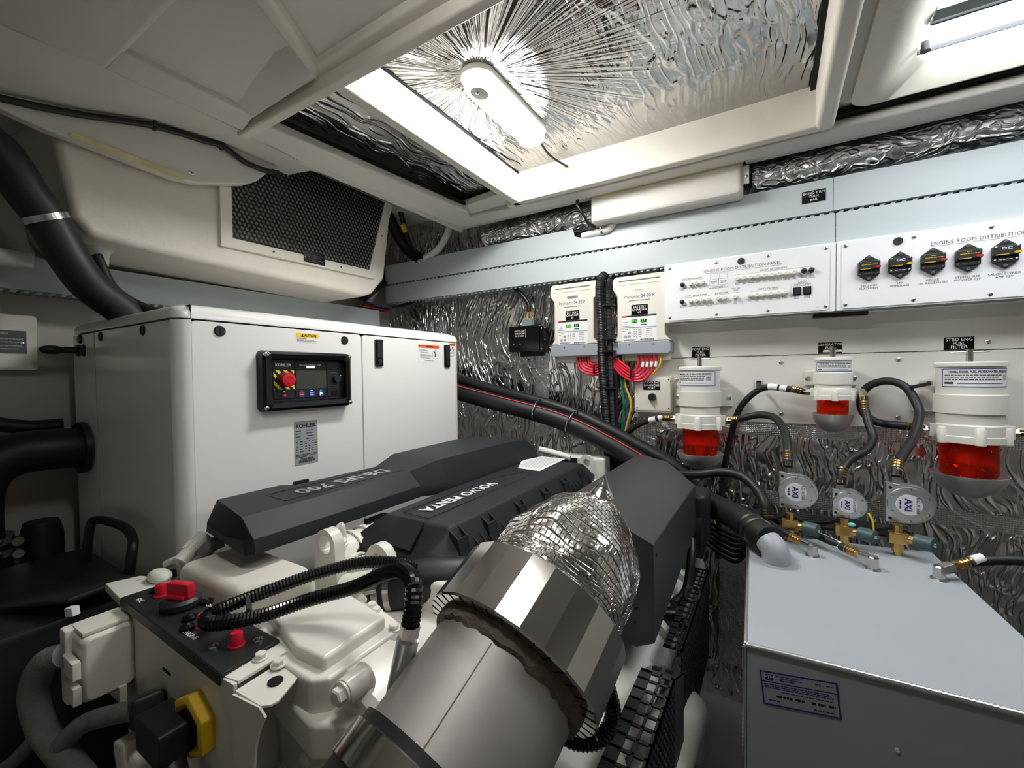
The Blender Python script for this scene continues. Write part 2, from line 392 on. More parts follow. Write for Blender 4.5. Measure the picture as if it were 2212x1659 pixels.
_screws = {}
def screw(p, n, r, parent, m='screw', name='screw'):
    key = (round(r, 5), tuple(round(q, 3) for q in n), m)
    if key not in _screws:
        mb = MB(); n_ = V(n).normalized()
        mb.lathe([(r, 0), (r * 0.95, r * 0.35), (r * 0.55, r * 0.55), (r * 0.3, r * 0.56), (r * 0.22, r * 0.3), (0.0001, r * 0.3)], (0, 0, 0), n_, 12)
        _screws[key] = mb.build(name, m, None); s = _screws[key]; s.location = V(p)
        if parent: attach(s, parent)
        return s
    return piece(_screws[key], p, parent, name)
_bolts = {}
def bolt(p, n, r, parent, m='eng', name='bolt'):
    key = (round(r, 5), tuple(round(q, 3) for q in n), m)
    if key not in _bolts:
        mb = MB(); n_ = V(n).normalized()
        mb.lathe([(r * 1.35, 0), (r * 1.35, r * 0.25), (r * 1.1, r * 0.28)], (0, 0, 0), n_, 16)
        mb.lathe([(r, r * 0.25), (r, r * 1.0), (r * 0.8, r * 1.15)], (0, 0, 0), n_, 6)
        _bolts[key] = mb.build(name, m, None, ang=25); s = _bolts[key]; s.location = V(p)
        if parent: attach(s, parent)
        return s
    return piece(_bolts[key], p, parent, name)

def sign(body, a0, a1, b0, b1, label, fr=WALL, c=0.0, size=0.0135, parent=None, cat='sign', line=1.0, sx=1.0):
    s = MB(fr).box(a0, a1, b0, b1, c, c + 0.0016).build('label_plate' if parent else 'engraved_sign', 'blackshine', parent)
    text('lettering', body, size, fr, (a0 + a1) / 2, (b0 + b1) / 2, c + 0.0018, 'whiteink', s, line=line, sx=sx)
    if not parent: tag(s, label, cat)
    return s
# ================================================================== the room
floor = struct(MB().box(-2.25, 2.25, -1.35, 2.02, -0.06, 0.0).build('floor', 'floor'))
wall_f = struct(MB().box(-2.25, 2.25, 1.95, 2.02, 0.0, 2.40).build('wall_forward', 'foil_wall'))
wall_l = struct(MB().box(-2.25, -2.10, -1.35, 1.95, 0.0, 2.40).build('wall_left', 'hull'))
wall_r = struct(MB().box(2.15, 2.25, -1.35, 1.95, 0.0, 2.40).build('wall_right', 'hull'))
wall_a = struct(MB().box(-2.10, 2.15, -1.35, -1.25, 0.0, 2.40).build('wall_aft', 'hull'))
# taped joints of the foil facing
for a, b, wd, hh in ((-1.005, 1.24, 0.075, 0.42), (-0.14, 0.45, 0.10, 0.60), (-0.51, 1.00, 0.13, 0.24)):
    MB(WALL).box(a - wd / 2, a + wd / 2, b - hh / 2, b + hh / 2, 0.0002, 0.0012).build('foil_tape', 'foil_tape', wall_f)
for a0, a1, b in ((-0.44, 2.0, 1.125), (-0.05, 2.0, 0.86)):
    MB(WALL).box(a0, a1, b - 0.026, b + 0.026, 0.0014, 0.0024).build('foil_tape', 'foil_tape', wall_f)

ceiling = struct(MB().box(-2.10, 2.15, -1.25, 1.95, 2.26, 2.40).build('ceiling', 'gel'))
def cb(name, m='gel', bevel=0.006, *boxes):
    mb = MB()
    for b in boxes: mb.box(*b)
    return mb.build(name, m, ceiling, bevel=bevel, seg=3)
# soffit aft of the beam, with the shallow pocket left open
cb('soffit', 'gel', 0.02, (-1.41, 2.14, -1.24, 0.413, 2.10, 2.258))
edge = [(-1.24, 1.93), (-0.2, 1.98), (0.10, 2.015), (0.266, 2.042), (0.396, 2.070), (0.568, 2.121), (0.70, 2.137), (0.76, 2.142), (0.95, 2.142), (1.02, 2.142)]
ins = [-1.40, -1.40, -1.40, -1.40, -1.386, -1.386, -1.39, -1.40, -1.44, -1.46]
MB().loft([[V((x, y, 2.10 if y < 0.8 else 2.112)), V((-1.50, y, (2.10 + z) / 2 + 0.006)), V((-1.60, y, z)), V((-2.09, y, z + 0.03)), V((-2.09, y, 2.256)), V((x, y, 2.256))] for (y, z), x in zip(edge, ins)]).build('soffit', 'gel', ceiling, ang=40)
MB().slab([(-1.39, 0.40, 2.10), (-1.29, 0.40, 2.103), (-1.29, 0.70, 2.103), (-1.39, 0.72, 2.10)], (0.0, 0, 0.05)).build('pocket_ledge', 'gel', ceiling, bevel=0.006, seg=3)
MB().loft([[V((x, y, z)) for x, z in ((-1.30, 2.118), (-1.22, 2.128), (-1.05, 2.146), (0.2, 2.15), (0.2, 2.257), (-1.30, 2.257))] for y in (0.40, 0.60, 0.70)]).build('pocket_panel', 'gel', ceiling, ang=40)
MB().slab([(-1.30, 0.62, 2.135), (-1.0, 0.62, 2.15), (-1.0, 0.70, 2.11), (-1.30, 0.70, 2.10)], (0, 0, 0.02)).build('pocket_fillet', 'gel', ceiling, bevel=0.004)
# cross beam and its flange
cb('cross_beam', 'gel_rough', 0.008, (-1.40, 0.16, 0.688, 0.728, 2.125, 2.258))
cb('beam_flange', 'gel_rough', 0.007, (-1.42, 0.16, 0.716, 0.748, 2.092, 2.135))
MB().slab([(-1.035, 0.73, 2.118), (-0.985, 0.70, 2.118), (-0.79, 0.36, 2.118), (-0.835, 0.34, 2.118)], (0, 0, 0.14)).build('diagonal_rib', 'gel_rough', ceiling, bevel=0.012, seg=3)
# hatch coaming: rails round the foil lid
cb('coaming_rail', 'gel_rough', 0.006, (-0.992, -0.956, 0.735, 1.68, 2.10, 2.258))
cb('coaming_rail', 'gel_rough', 0.006, (-0.992, 0.156, 1.643, 1.68, 2.10, 2.258))
cb('coaming_rail', 'gel_rough', 0.014, (0.108, 0.156, 0.735, 1.655, 2.092, 2.258))
cb('coaming_corner', 'gel_rough', 0.012, (-1.03, -0.93, 1.655, 1.70, 2.10, 2.14))
cb('gasket', 'void', 0.0, (0.094, 0.109, 0.75, 1.643, 2.215, 2.229))
cb('gasket', 'void', 0.0, (-0.955, -0.951, 0.75, 1.643, 2.222, 2.228))
lid = MB().box(-0.956, 0.108, 0.735, 1.645, 2.228, 2.25).build('hatch_lid', 'foil_lid', ceiling)
# outer trim of the opening
MB().slab([(-1.41, 0.72, 2.10), (-1.30, 0.72, 2.10), (-1.215, 1.62, 2.10), (-1.25, 1.69, 2.10), (2.10, 1.69, 2.10), (2.10, 1.755, 2.095), (-1.365, 1.755, 2.095)], (0, 0, 0.03)).build('opening_trim', 'gel', ceiling, bevel=0.008, seg=3)
MB().slab([(-1.47, 0.92, 2.115), (-1.40, 0.74, 2.11), (-1.36, 1.78, 2.10), (-1.43, 1.86, 2.105)], (0, 0, 0.10)).build('opening_trim', 'gel', ceiling, bevel=0.008, seg=3)
for x0, x1 in ((-1.37, -0.685), (-0.092, 2.10)):
    MB().slab([(x0, 1.75, 2.094), (x1, 1.75, 2.094), (x1, 1.83, 2.112), (x0 - (0.05 if x0 < -1 else 0), 1.83, 2.112)], (0, 0, 0.10)).build('opening_trim', 'gel', ceiling, bevel=0.008, seg=3)
MB().slab([(-1.335, 0.75, 2.128), (-1.295, 0.75, 2.128), (-1.21, 1.60, 2.128), (-1.235, 1.60, 2.128)], (0, 0, 0.012)).build('gasket', 'void', ceiling)
cb('foil_panel', 'foil_strip', 0.0, (-1.34, -0.985, 0.745, 1.70, 2.172, 2.20))
MB().slab([(-1.24, 1.60, 2.122), (-1.02, 1.60, 2.135), (-0.97, 1.69, 2.12), (-1.25, 1.69, 2.118)], (0, 0, 0.03)).build('corner_gusset', 'gel', ceiling, bevel=0.006)

# acrylic deck hatch to the right, daylight behind it
wn = MB()
wn.box(0.33, 1.05, 1.05, 1.605, 2.205, 2.215)
window = struct(wn.build('window_1', 'sky'))
fr = MB()
def ringpoly(a0, a1, b0, b1, r): return rr(a0, a1, b0, b1, r, 6)
o1, o2, o3 = ringpoly(0.19, 1.16, 0.92, 1.665, 0.06), ringpoly(0.235, 1.12, 0.97, 1.645, 0.05), ringpoly(0.322, 1.06, 1.03, 1.61, 0.05)
fr.loft([[V((x, y, z)) for x, y in p] for p, z in ((o1, 2.16), (o1, 2.135), (o2, 2.128), (o3, 2.195), (o3, 2.235))], cap=False)
fr.build('window_frame', 'gel_rough', window, ang=60)
MB().slab([(0.156, 0.735, 2.155), (0.2, 0.735, 2.155), (0.2, 1.64, 2.155), (0.156, 1.64, 2.155)], (0, 0, 0.1)).build('bay_panel', 'gel', ceiling)
cb('bay_panel', 'gel', 0.0, (0.19, 2.1, 0.735, 0.93, 2.155, 2.258)); cb('bay_panel', 'gel', 0.0, (1.15, 2.1, 0.92, 1.69, 2.155, 2.258)); cb('bay_panel', 'gel', 0.0, (0.156, 2.1, 1.655, 1.69, 2.155, 2.258))
MB().box(0.156, 2.05, 1.668, 1.69, 2.132, 2.150).build('seal_strip', 'void', ceiling)
for y0, y1, m in ((1.405, 1.445, 'ductdark'), (1.455, 1.462, 'greyink'), (1.572, 1.576, 'greyink')):
    MB().box(0.325, 1.055, y0, y1, 2.192, 2.206).build('glazing_bar', m, window, bevel=0.002)
MB().cyl((0.336, 1.545, 2.180), (0.336, 1.545, 2.205), 0.011, 0.009).build('hatch_knob', 'black', window)

# ------------------------------------------------------------------ ceiling lamp
L = thing('ceiling_light', 'long oval white light glowing on the crinkled foil hatch lid', 'ceiling light', (-0.74, 1.19, 2.227))
cap = lambda w_, y0, y1, z: [V((-0.742 + w_ * math.cos(t), (y1 - w_ if math.sin(t) >= 0 else y0 + w_) + w_ * math.sin(t), z)) for t in [2 * PI * k / 40 for k in range(40)]]
MB().loft([cap(0.052, 1.0, 1.425, z) if i in (0, 1) else cap(0.048, 1.004, 1.421, z) for i, z in enumerate((2.2275, 2.212, 2.208))]).build('housing', 'cream', L)
MB().loft([cap(0.047, 1.012, 1.419, 2.208), cap(0.046, 1.013, 1.418, 2.190), cap(0.038, 1.021, 1.410, 2.178)]).build('diffuser', 'lamp', L)
MB().loft([cap(0.024, 1.024, 1.088, 2.1785), cap(0.023, 1.025, 1.087, 2.1745), cap(0.018, 1.030, 1.082, 2.173)]).build('switch_cap', 'clearlens', L)
screw((-0.742, 1.045, 2.1725), (0, 0, -1), 0.006, L)
MB().tube([(-0.745, 1.43, 2.222), (-0.748, 1.49, 2.205), (-0.742, 1.55, 2.195), (-0.72, 1.635, 2.19)], 0.004).build('lamp_cord', 'cable', L)

# added fill lamp on the aft soffit, unseen, to brighten the engine foreground
L2 = thing('ceiling_light', 'added unseen long oval fill light on the aft soffit over the exhaust elbow', 'ceiling light', (-0.35, 0.3, 2.10))
cap2 = lambda w_, x0, x1, z: [V(((x1 - w_ if math.cos(t) >= 0 else x0 + w_) + w_ * math.cos(t), 0.30 + w_ * math.sin(t), z)) for t in [2 * PI * k / 40 for k in range(40)]]
MB().loft([cap2(0.052, -0.575, -0.125, 2.0995), cap2(0.052, -0.575, -0.125, 2.085), cap2(0.048, -0.571, -0.129, 2.081)]).build('housing', 'cream', L2)
MB().loft([cap2(0.046, -0.513, -0.132, 2.081), cap2(0.045, -0.512, -0.133, 2.061), cap2(0.036, -0.503, -0.142, 2.048)]).build('diffuser', 'fill_lamp', L2)
MB().loft([cap2(0.043, -0.567, -0.475, 2.0815), cap2(0.041, -0.565, -0.477, 2.067), cap2(0.033, -0.557, -0.485, 2.061)]).build('switch_cap', 'clearlens', L2)

# ------------------------------------------------------------------ vent box and hood on the left
VF = Frame((-1.65, 0, 0), Y, Z, X)
vb = MB(VF).prism([(0.345, 2.12), (0.40, 1.80), (0.435, 1.752), (0.60, 1.742), (1.38, 1.722), (1.44, 1.745), (1.515, 1.83), (1.572, 2.22), (0.40, 2.22)], -0.45, 0.0).build('air_duct', 'gel_rough', bevel=0.022, seg=4)
tag(vb, 'cream moulded fibreglass air duct hanging above the generator', 'air duct')
hood = MB(Frame((-1.60, 0, 0), Y, Z, X)).prism([(0.20, 2.02), (0.345, 1.99), (0.39, 1.99), (0.62, 1.972), (0.69, 1.982), (0.83, 2.03), (0.875, 2.06), (0.93, 2.12), (0.95, 2.19), (0.20, 2.19)], -0.035, 0.0).build('hood_flange', 'gel', vb, bevel=0.006, seg=3)
MB(Frame((-1.60, 0, 0), Y, Z, X)).prism([(0.385, 1.992), (0.64, 1.972), (0.645, 1.99), (0.39, 2.006)], 0.0, 0.004).build('resin_edge', 'gelyel', vb)
screw((-1.599, 0.665, 2.005), (1, 0, 0), 0.007, vb, 'nickel')

g = thing('vent_grille', 'black honeycomb mesh air grille in a white frame on the fibreglass air duct', 'grille', (-1.64, 1.15, 1.815))
out = [(0.766, 1.806), (1.438, 1.814), (1.560, 2.20), (0.766, 2.20)]; inn = [(0.805, 1.842), (1.408, 1.850), (1.512, 2.20), (0.805, 2.20)]
fm = MB(VF)
i0 = fm.add([(a, b, 0.001) for a, b in out]); i1 = fm.add([(a, b, 0.014) for a, b in out]); i2 = fm.add([(a, b, 0.014) for a, b in inn]); i3 = fm.add([(a, b, 0.001) for a, b in inn])
for A, B in ((i0, i1), (i1, i2), (i2, i3), (i3, i0)):
    fm.q += [[A + k, A + (k + 1) % 4, B + (k + 1) % 4, B + k] for k in range(4)]
fm.build('frame', 'cream', g, bevel=0.002)
MB(VF).prism([(a, b) for a, b in inn], 0.0005, 0.002).build('filter_backing', mat('filter_grey', 'a8a6a0', 0.9, noise=0.35, nscale=22), g)
hx = MB(VF); s_ = 0.0098
def inside(a, b): return 0.803 < a < 1.408 + (b - 1.85) * 0.297 and 1.842 < b < 2.2
for r_ in range(0, 26):
    for c_ in range(0, 46):
        ca = 0.79 + (c_ + 0.5 * (r_ % 2)) * s_ * math.sqrt(3); cb_ = 1.83 + r_ * s_ * 1.5
        pts = [(ca + s_ * math.cos(math.radians(30 + 60 * k)), cb_ + s_ * math.sin(math.radians(30 + 60 * k))) for k in range(6)]
        for k in (0, 1, 2):
            (a0, b0), (a1, b1) = pts[k], pts[k + 1]
            if inside((a0 + a1) / 2, (b0 + b1) / 2):
                hx.obox(VF.p((a0 + a1) / 2, (b0 + b1) / 2, 0.007), VF.u * (a1 - a0) + VF.v * (b1 - b0), X, s_ * 1.15, 0.0042, 0.004)
o = hx.build('honeycomb_mesh', 'black', g, smooth=False); o['kind'] = 'stuff'
for a, b in ((0.785, 2.03), (0.95, 1.828), (1.25, 1.831), (1.487, 2.03)): screw(VF.p(a, b, 0.0145), X, 0.004, g, 'black')
sp = MB(VF).box(1.073, 1.170, 1.818, 1.861, 0.0145, 0.0161).build('label_plate', 'blackshine', g)
lines(VF, [(1.085, 1.158, 1.850), (1.085, 1.150, 1.842), (1.090, 1.160, 1.832), (1.095, 1.145, 1.825)], 0.0161, 0.003, 'greyink', 'small_print', sp)
for a in (1.078, 1.166): screw(VF.p(a, 1.838, 0.0161), X, 0.002, sp, 'screw')

# cable along the ceiling edge
c = thing('ceiling_cable', 'black sleeved cable clipped along the gelcoat above the air duct', 'cable', (-1.6, 0.5, 2.06))
MB().tube([(-1.592, -0.2, 1.96), (-1.592, 0.1, 2.0), (-1.592, 0.266, 2.027), (-1.592, 0.396, 2.056), (-1.592, 0.568, 2.106), (-1.591, 0.70, 2.122), (-1.59, 0.76, 2.128), (-1.59, 0.83, 2.105), (-1.592, 0.905, 2.105), (-1.60, 0.955, 2.118)], 0.009).build('sleeve', 'cable', c)
for y, z in ((0.57, 2.108), (0.755, 2.130)):
    MB().box(-1.60, -1.583, y - 0.004, y + 0.004, z - 0.013, z + 0.022).build('cable_tie', 'black', c)

# grey boards on the bulkhead
bd = MB(WALL).box(-0.53, 1.35, 1.4115, 1.86, 0.0, 0.018).build('wall_panel', 'board', bevel=0.0015)
tag(bd, 'white board on the bulkhead behind the chargers and distribution boxes', 'wall panel')
b2 = MB(WALL).box(-0.53, 1.35, 1.152, 1.4085, 0.0, 0.018).build('wall_panel', 'board', bevel=0.0015)
tag(b2, 'white board on the bulkhead carrying the three fuel filters', 'wall panel')
for a, b in ((0.023, 1.383), (0.025, 1.188), (-0.353, 1.317), (-0.353, 1.205), (0.361, 1.385), (0.361, 1.188), (0.72, 1.385), (0.72, 1.188)): screw(WALL.p(a, b, 0.018), -Y, 0.0075, b2, 'nickel')
for a, b in ((0.572, 1.435), (-0.384, 1.529), (0.9, 1.435)): screw(WALL.p(a, b, 0.018), -Y, 0.007, bd, 'nickel')

# ------------------------------------------------------------------ slotted wiring ducts
def duct(fr, a0, a1, b0, b1, depth, label, low=True, up=False, joints=(), notch=None):
    d = thing('wiring_duct', label, 'wiring duct', fr.p((a0 + a1) / 2, b0, 0), 'slotted wiring ducts')
    cuts = [a0] + list(joints) + [a1]
    for p, q in zip(cuts, cuts[1:]):
        mb = MB(fr)
        poly = [(p + 0.001, b0), (q - 0.001, b0), (q - 0.001, b1), (p + 0.001, b1)]
        if notch and p < notch < q:
            w_ = 0.10; poly = poly[:3] + [(notch + w_ - 0.03, b1), (notch + w_ - 0.035, b1 - 0.03), (notch - 0.05, b1 - 0.05), (notch - w_ + 0.01, b1 - 0.035), (notch - w_, b1)] + poly[3:]
        mb.prism(poly, depth - 0.004, depth)
        mb.box(p + 0.001, q - 0.001, b0, b0 + 0.003, depth - 0.014, depth - 0.004)
        if not notch: mb.box(p + 0.001, q - 0.001, b1 - 0.003, b1, depth - 0.014, depth - 0.004)
        mb.build('duct_cover', 'duct', d)
    MB(fr).box(a0 + 0.003, a1 - 0.003, b0 + 0.004, b1 - 0.004, 0.0, 0.004).build('back_plate', 'duct', d)
    for on, b in ((low, b0 + 0.004), (up, b1 - 0.004)):
        if not on: continue
        mb = MB(fr); a = a0 + 0.006
        while a < a1 - 0.01:
            mb.box(a, a + 0.0085, b - 0.0011, b + 0.0011, 0.012, depth - 0.004); a += 0.0135
        mb.box(a0 + 0.003, a1 - 0.003, b - 0.0011, b + 0.0011, 0.0, 0.02)
        if on and b < (b0 + b1) / 2:
            a = a0 + 0.012
            while a < a1 - 0.03:
                mb.prism([(a, b0 - 0.0085), (a + 0.012, b0 - 0.0085), (a + 0.017, b0), (a + 0.005, b0)], depth - 0.012, depth - 0.008); a += 0.027
        o = mb.build('slotted_side', 'duct', d, smooth=False); o['kind'] = 'stuff'
    mb = MB(fr)
    for k in range(4):
        bb = b0 + 0.022 + (b1 - b0 - 0.044) * k / 3
        mb.tube([fr.p(a0 + 0.01, bb, 0.03 + 0.02 * (k % 2)), fr.p(a0 + 0.5, bb + 0.006, 0.04), fr.p((a0 + a1) / 2, bb, 0.035 + 0.015 * (k % 2)), fr.p(a1 - 0.01, bb, 0.04)], 0.009, 8, 6)
    mb.build('wire_bundle', 'cable', d)
    return d
du = duct(WALL, -2.012, 1.35, 1.8985, 2.0105, 0.10, 'upper grey slotted wiring duct across the foil bulkhead', True, False, (0.172,), -0.69)
dl = duct(WALL, -2.012, 1.35, 1.785, 1.8885, 0.10, 'lower grey slotted wiring duct, right above the battery chargers', True, True, (0.179,))
LW = Frame((-2.10, 0, 0), Y, Z, X)
dr = duct(LW, -0.6, 1.745, 1.622, 1.725, 0.15, 'grey slotted wiring duct on the hull side behind the generator', True, False)
s = sign('BOND E RM\nTERM\nBAR', 0.083, 0.151, 1.938, 1.979, '', WALL, 0.1005, 0.0115, du)

# ------------------------------------------------------------------ fibreglass blister, foil pipe, drain in the gap over the ducts
bl = MB().loft([[V((x, y, z)) for x, z in rr(-0.675 + dx, -0.100 - dx, z0, 2.122, 0.014)] for y, dx, z0 in ((1.945, 0, 2.0125), (1.848, 0, 2.0125), (1.846, 0, 1.992), (1.785, 0.0, 1.992), (1.775, 0.006, 1.998), (1.770, 0.016, 2.008))]).build('fibreglass_blister', 'gel', ceiling, bevel=0.002)
MB().box(-0.108, -0.078, 1.79, 1.80, 2.03, 2.095).build('blister_flange', 'gel', bl, bevel=0.003)
screw((-0.086, 1.79, 2.055), (0, -1, 0), 0.005, bl, 'nickel')
MB().box(-0.685, -0.092, 1.752, 1.772, 2.098, 2.112).build('sealant_line', 'gelyel', bl, bevel=0.004)
for pts, lb in (([(-1.30, 1.90, 2.062), (-1.1, 1.90, 2.066), (-0.9, 1.90, 2.068), (-0.70, 1.90, 2.066)], 'foil-wrapped pipe lying on the duct between corner and fibreglass blister'), ([(-0.07, 1.895, 2.070), (0.2, 1.893, 2.076), (0.8, 1.89, 2.082), (1.5, 1.89, 2.085)], 'long foil-wrapped pipe lying on the duct past the fibreglass blister')):
    fp = MB().tube(pts, lambda t, i: 0.054 + 0.004 * math.sin(i * 1.7), 20, 16).build('insulated_pipe', 'foil_roll')
    tag(fp, lb, 'pipe', 'foil-wrapped pipes')
dp = thing('drain_elbow', 'white ribbed plastic drain elbow poking out through a notch in the duct', 'pipe fitting', (-0.67, 1.84, 1.975))
MB().tube([(-0.745, 1.855, 1.972), (-0.64, 1.845, 1.974)], lambda t, i: 0.014 + 0.0015 * (i % 2), 14, 14).build('ribbed_hose', 'pvc', dp)
MB().tube([(-0.655, 1.845, 1.974), (-0.62, 1.842, 1.976), (-0.598, 1.84, 1.995), (-0.60, 1.845, 2.03)], 0.0155).build('elbow', 'pvc', dp)
MB().cyl((-0.65, 1.845, 1.974), (-0.642, 1.845, 1.974), 0.0175).build('clamp', 'steel', dp)
cw = MB().tube([(-0.725, 1.755, 2.10), (-0.722, 1.745, 2.07), (-0.70, 1.755, 2.03), (-0.69, 1.79, 2.0), (-0.675, 1.83, 1.992)], 0.006).build('cable', 'cable')
tag(cw, 'short black cable looping down past the fibreglass blister', 'cable')

# dark corner beyond the trunk
hs = [([(-1.86, 1.70, 2.30), (-1.85, 1.78, 2.18), (-1.82, 1.84, 2.08), (-1.74, 1.86, 2.02)], 0.032, 'cable', 'thick black hose bending down in the dark corner past the grille', 'hose'),
      ([(-1.78, 1.74, 2.30), (-1.80, 1.82, 2.15), (-1.80, 1.88, 2.03)], 0.014, 'cable', 'thin black hose beside the thick one in the dark corner', 'hose'),
      ([(-1.50, 1.86, 2.22), (-1.53, 1.86, 2.13), (-1.60, 1.86, 2.05), (-1.70, 1.86, 2.013)], 0.019, 'pvc', 'white pipe curving down behind the upper wiring duct', 'pipe'),
      ([(-2.02, 1.82, 1.97), (-2.035, 1.80, 1.88), (-2.035, 1.72, 1.76), (-2.04, 1.66, 1.70)], 0.02, 'pvc', 'white pipe passing between duct end and hull side duct', 'pipe')]
for pts, r_, m, lb, ct in hs:
    tag(MB().tube(pts, r_).build('corner_' + ct, m), lb, ct)
o = MB().cyl((-1.785, 1.77, 2.20), (-1.79, 1.80, 2.165), 0.015).build('yellow_tag', 'yellow'); tag(o, 'small yellow marker band on the dark corner hose', 'marker')
wb = thing('wire_bundle', 'tangle of dark wires with red and yellow strands at the duct corner', 'wires', (-2.0, 1.75, 1.70))
for k in range(9):
    m = ['cable', 'cable', 'red', 'cable', 'yellow', 'cable', 'red', 'cable', 'blue'][k]
    MB().tube([(-2.06 + 0.012 * k, 1.66, 1.735 + 0.004 * k), (-2.03 + 0.012 * k, 1.78, 1.735 + 0.006 * (k % 3)), (-1.97 + 0.012 * k, 1.87, 1.75 + 0.005 * (k % 4)), (-1.85 + 0.02 * k, 1.90, 1.80)], 0.0045, 8).build('wire', m, wb)
for k in range(6):
    MB().tube([(-1.98 - 0.01 * k, 1.60 + 0.02 * k, 1.78), (-1.96, 1.70 + 0.02 * k, 1.84 + 0.01 * k), (-2.0 - 0.01 * k, 1.78 + 0.02 * k, 1.93), (-2.02, 1.86, 2.08 + 0.02 * k)], 0.007, 8).build('wire', 'cable', wb)
# ================================================================== generator set
plat = MB().box(-2.095, -1.27, 0.462, 1.62, 0.0, 0.50).build('generator_bed', 'hull', bevel=0.01)
tag(plat, 'painted raised bed under the white generator enclosure', 'platform')
G = thing('generator', 'large white enclosed diesel generator with control panel and red stop button', 'generator', (-1.6, 1.0, 0.5))
MB().box(-1.985, -1.246, 0.486, 1.548, 0.502, 1.50).build('inner_shell', 'void', G)  # white core coloured dark, standing in for the shade in the panel seams
# corner posts, roof
def post(cx, cy, q0):
    r = 0.032; pts = [(cx, cy)] + [(cx + r * math.cos(math.radians(q0 + 90 * k / 6)), cy + r * math.sin(math.radians(q0 + 90 * k / 6))) for k in range(7)]
    MB().prism(pts, 0.502, 1.4935).build('corner_post', 'white', G)
post(-1.262, 0.502, 270); post(-1.262, 1.535, 0)
rf = []
for x0, x1, y0, y1, z in ((-1.992, -1.229, 0.469, 1.568, 1.4965), (-1.992, -1.229, 0.469, 1.568, 1.512), (-1.985, -1.236, 0.476, 1.561, 1.524), (-1.965, -1.262, 0.50, 1.535, 1.5345)):
    rf.append([V((a, b, z)) for a, b in rr(x0, x1, y0, y1, 0.033, 6)])
MB().loft(rf).build('roof', 'white', G, ang=50)
MB().box(-1.27, -1.2285, 0.5015, 0.5025, 1.497, 1.53).build('roof_seam', 'void', G)
# front panels
pf = MB(GEN).rrect(0.5025, 1.0165, 0.505, 1.4925, -0.02, 0.0, 0.012, 3).build('front_panel', 'white', G, bevel=0.002)
dr_ = MB(GEN).rrect(1.0205, 1.5335, 0.505, 1.4925, -0.02, 0.0, 0.012, 3).build('front_door', 'white', G, bevel=0.002)
# end panels
ep = MB(GSD).rrect(-1.782, -1.2625, 0.505, 1.4925, -0.02, 0.0, 0.006, 2).build('end_panel', 'white', G, bevel=0.002)
es = MB(GSD).box(-1.99, -1.797, 0.505, 1.4925, -0.02, -0.002).build('end_strip', 'white', G, bevel=0.002)
MB().box(-1.99, -1.25, 1.549, 1.566, 0.505, 1.4925).build('far_panel', 'white', G, bevel=0.002)
for a, b, par in ((0.567, 1.470, pf), (0.948, 1.469, pf)):
    k = MB(GEN).fcyl(a, b, 0.0, 0.004, 0.0145, 0.012, 20).build('quarter_turn_lock', 'black', par)
    MB(GEN).box(a - 0.0012, a + 0.0012, b - 0.009, b + 0.009, 0.004, 0.0052).build('slot', 'void', k)
for a, b in ((-1.419, 1.476), (-1.727, 1.476)):
    k = MB(GSD).fcyl(a, b, 0.0, 0.004, 0.0145, 0.012, 20).build('quarter_turn_lock', 'black', ep)
    MB(GSD).box(a - 0.0012, a + 0.0012, b - 0.009, b + 0.009, 0.004, 0.0052).build('slot', 'void', k)
for a, b, r in ((-1.918, 1.478, 0.014), (-1.939, 1.442, 0.02), (-1.89, 1.441, 0.02)):
    MB(GSD).fcyl(a, b, -0.002, 0.004, r, r * 0.85, 18).build('grommet', 'black', es)
MB(GSD).fcyl(-1.939, 1.442, 0.004, 0.05, 0.010, 0.010, 14).build('cable_gland', 'black', es)
MB().ball(GSD.p(-1.939, 1.442, 0.06), 0.018, 8, (1, 1.6, 0.8)).build('gland_cap', 'black', es)
# door latches
for a in (1.074, 1.456):
    l_ = MB(GEN).rrect(a, a + 0.036, 1.383, 1.481, 0.0, 0.006, 0.005, 3).build('door_latch', 'blackshine', dr_, bevel=0.001)
    MB(GEN).rrect(a + 0.006, a + 0.030, 1.415, 1.474, 0.006, 0.010, 0.003, 3).build('paddle', 'black', l_, bevel=0.001)
    MB(GEN).fcyl(a + 0.018, 1.402, 0.006, 0.009, 0.0095).build('keyhole_boss', 'black', l_)
# control panel
bez = MB(GEN)
secs = [(0.0, 0.657, 0.955, 1.250, 1.425, 0.016), (0.024, 0.660, 0.952, 1.253, 1.422, 0.016), (0.030, 0.668, 0.944, 1.261, 1.414, 0.014), (0.027, 0.682, 0.930, 1.275, 1.400, 0.010), (0.006, 0.694, 0.938, 1.280, 1.397, 0.006)]
bez.loft([[GEN.p(a, b, n_) for a, b in rr(a0, a1, b0, b1, r, 4)] for n_, a0, a1, b0, b1, r in secs], cap=False)
bezel = bez.build('control_panel', 'blackshine', G, ang=40); lab(bezel, 'black control panel with red stop button')
cf = MB(GEN).box(0.690, 0.942, 1.276, 1.400, 0.003, 0.0075).build('panel_face', 'black', bezel)
for a, b in ((0.668, 1.412), (0.944, 1.412), (0.668, 1.263), (0.944, 1.263)): screw(GEN.p(a, b, 0.0285), X, 0.0065, bezel, 'steel')
for a0, a1, b0, b1 in ((0.698, 0.764, 1.284, 1.396), (0.766, 0.871, 1.284, 1.396), (0.873, 0.936, 1.284, 1.396)):
    m_ = MB(GEN); 
    pts = rr(a0, a1, b0, b1, 0.008, 4)
    m_.loft([[GEN.p(a, b, 0.0076) for a, b in pts], [GEN.p(a, b, 0.0086) for a, b in pts], [GEN.p(a + (0.5 * (a0 + a1) - a) * 0.03, b + (0.5 * (b0 + b1) - b) * 0.03, 0.0086) for a, b in pts]], cap=False)
    m_.build('face_outline', 'blackshine', bezel)
text('lettering', 'KOHLER', 0.0125, GEN, 0.7295, 1.3835, 0.0078, 'whiteink', bezel, bold=0.0004)
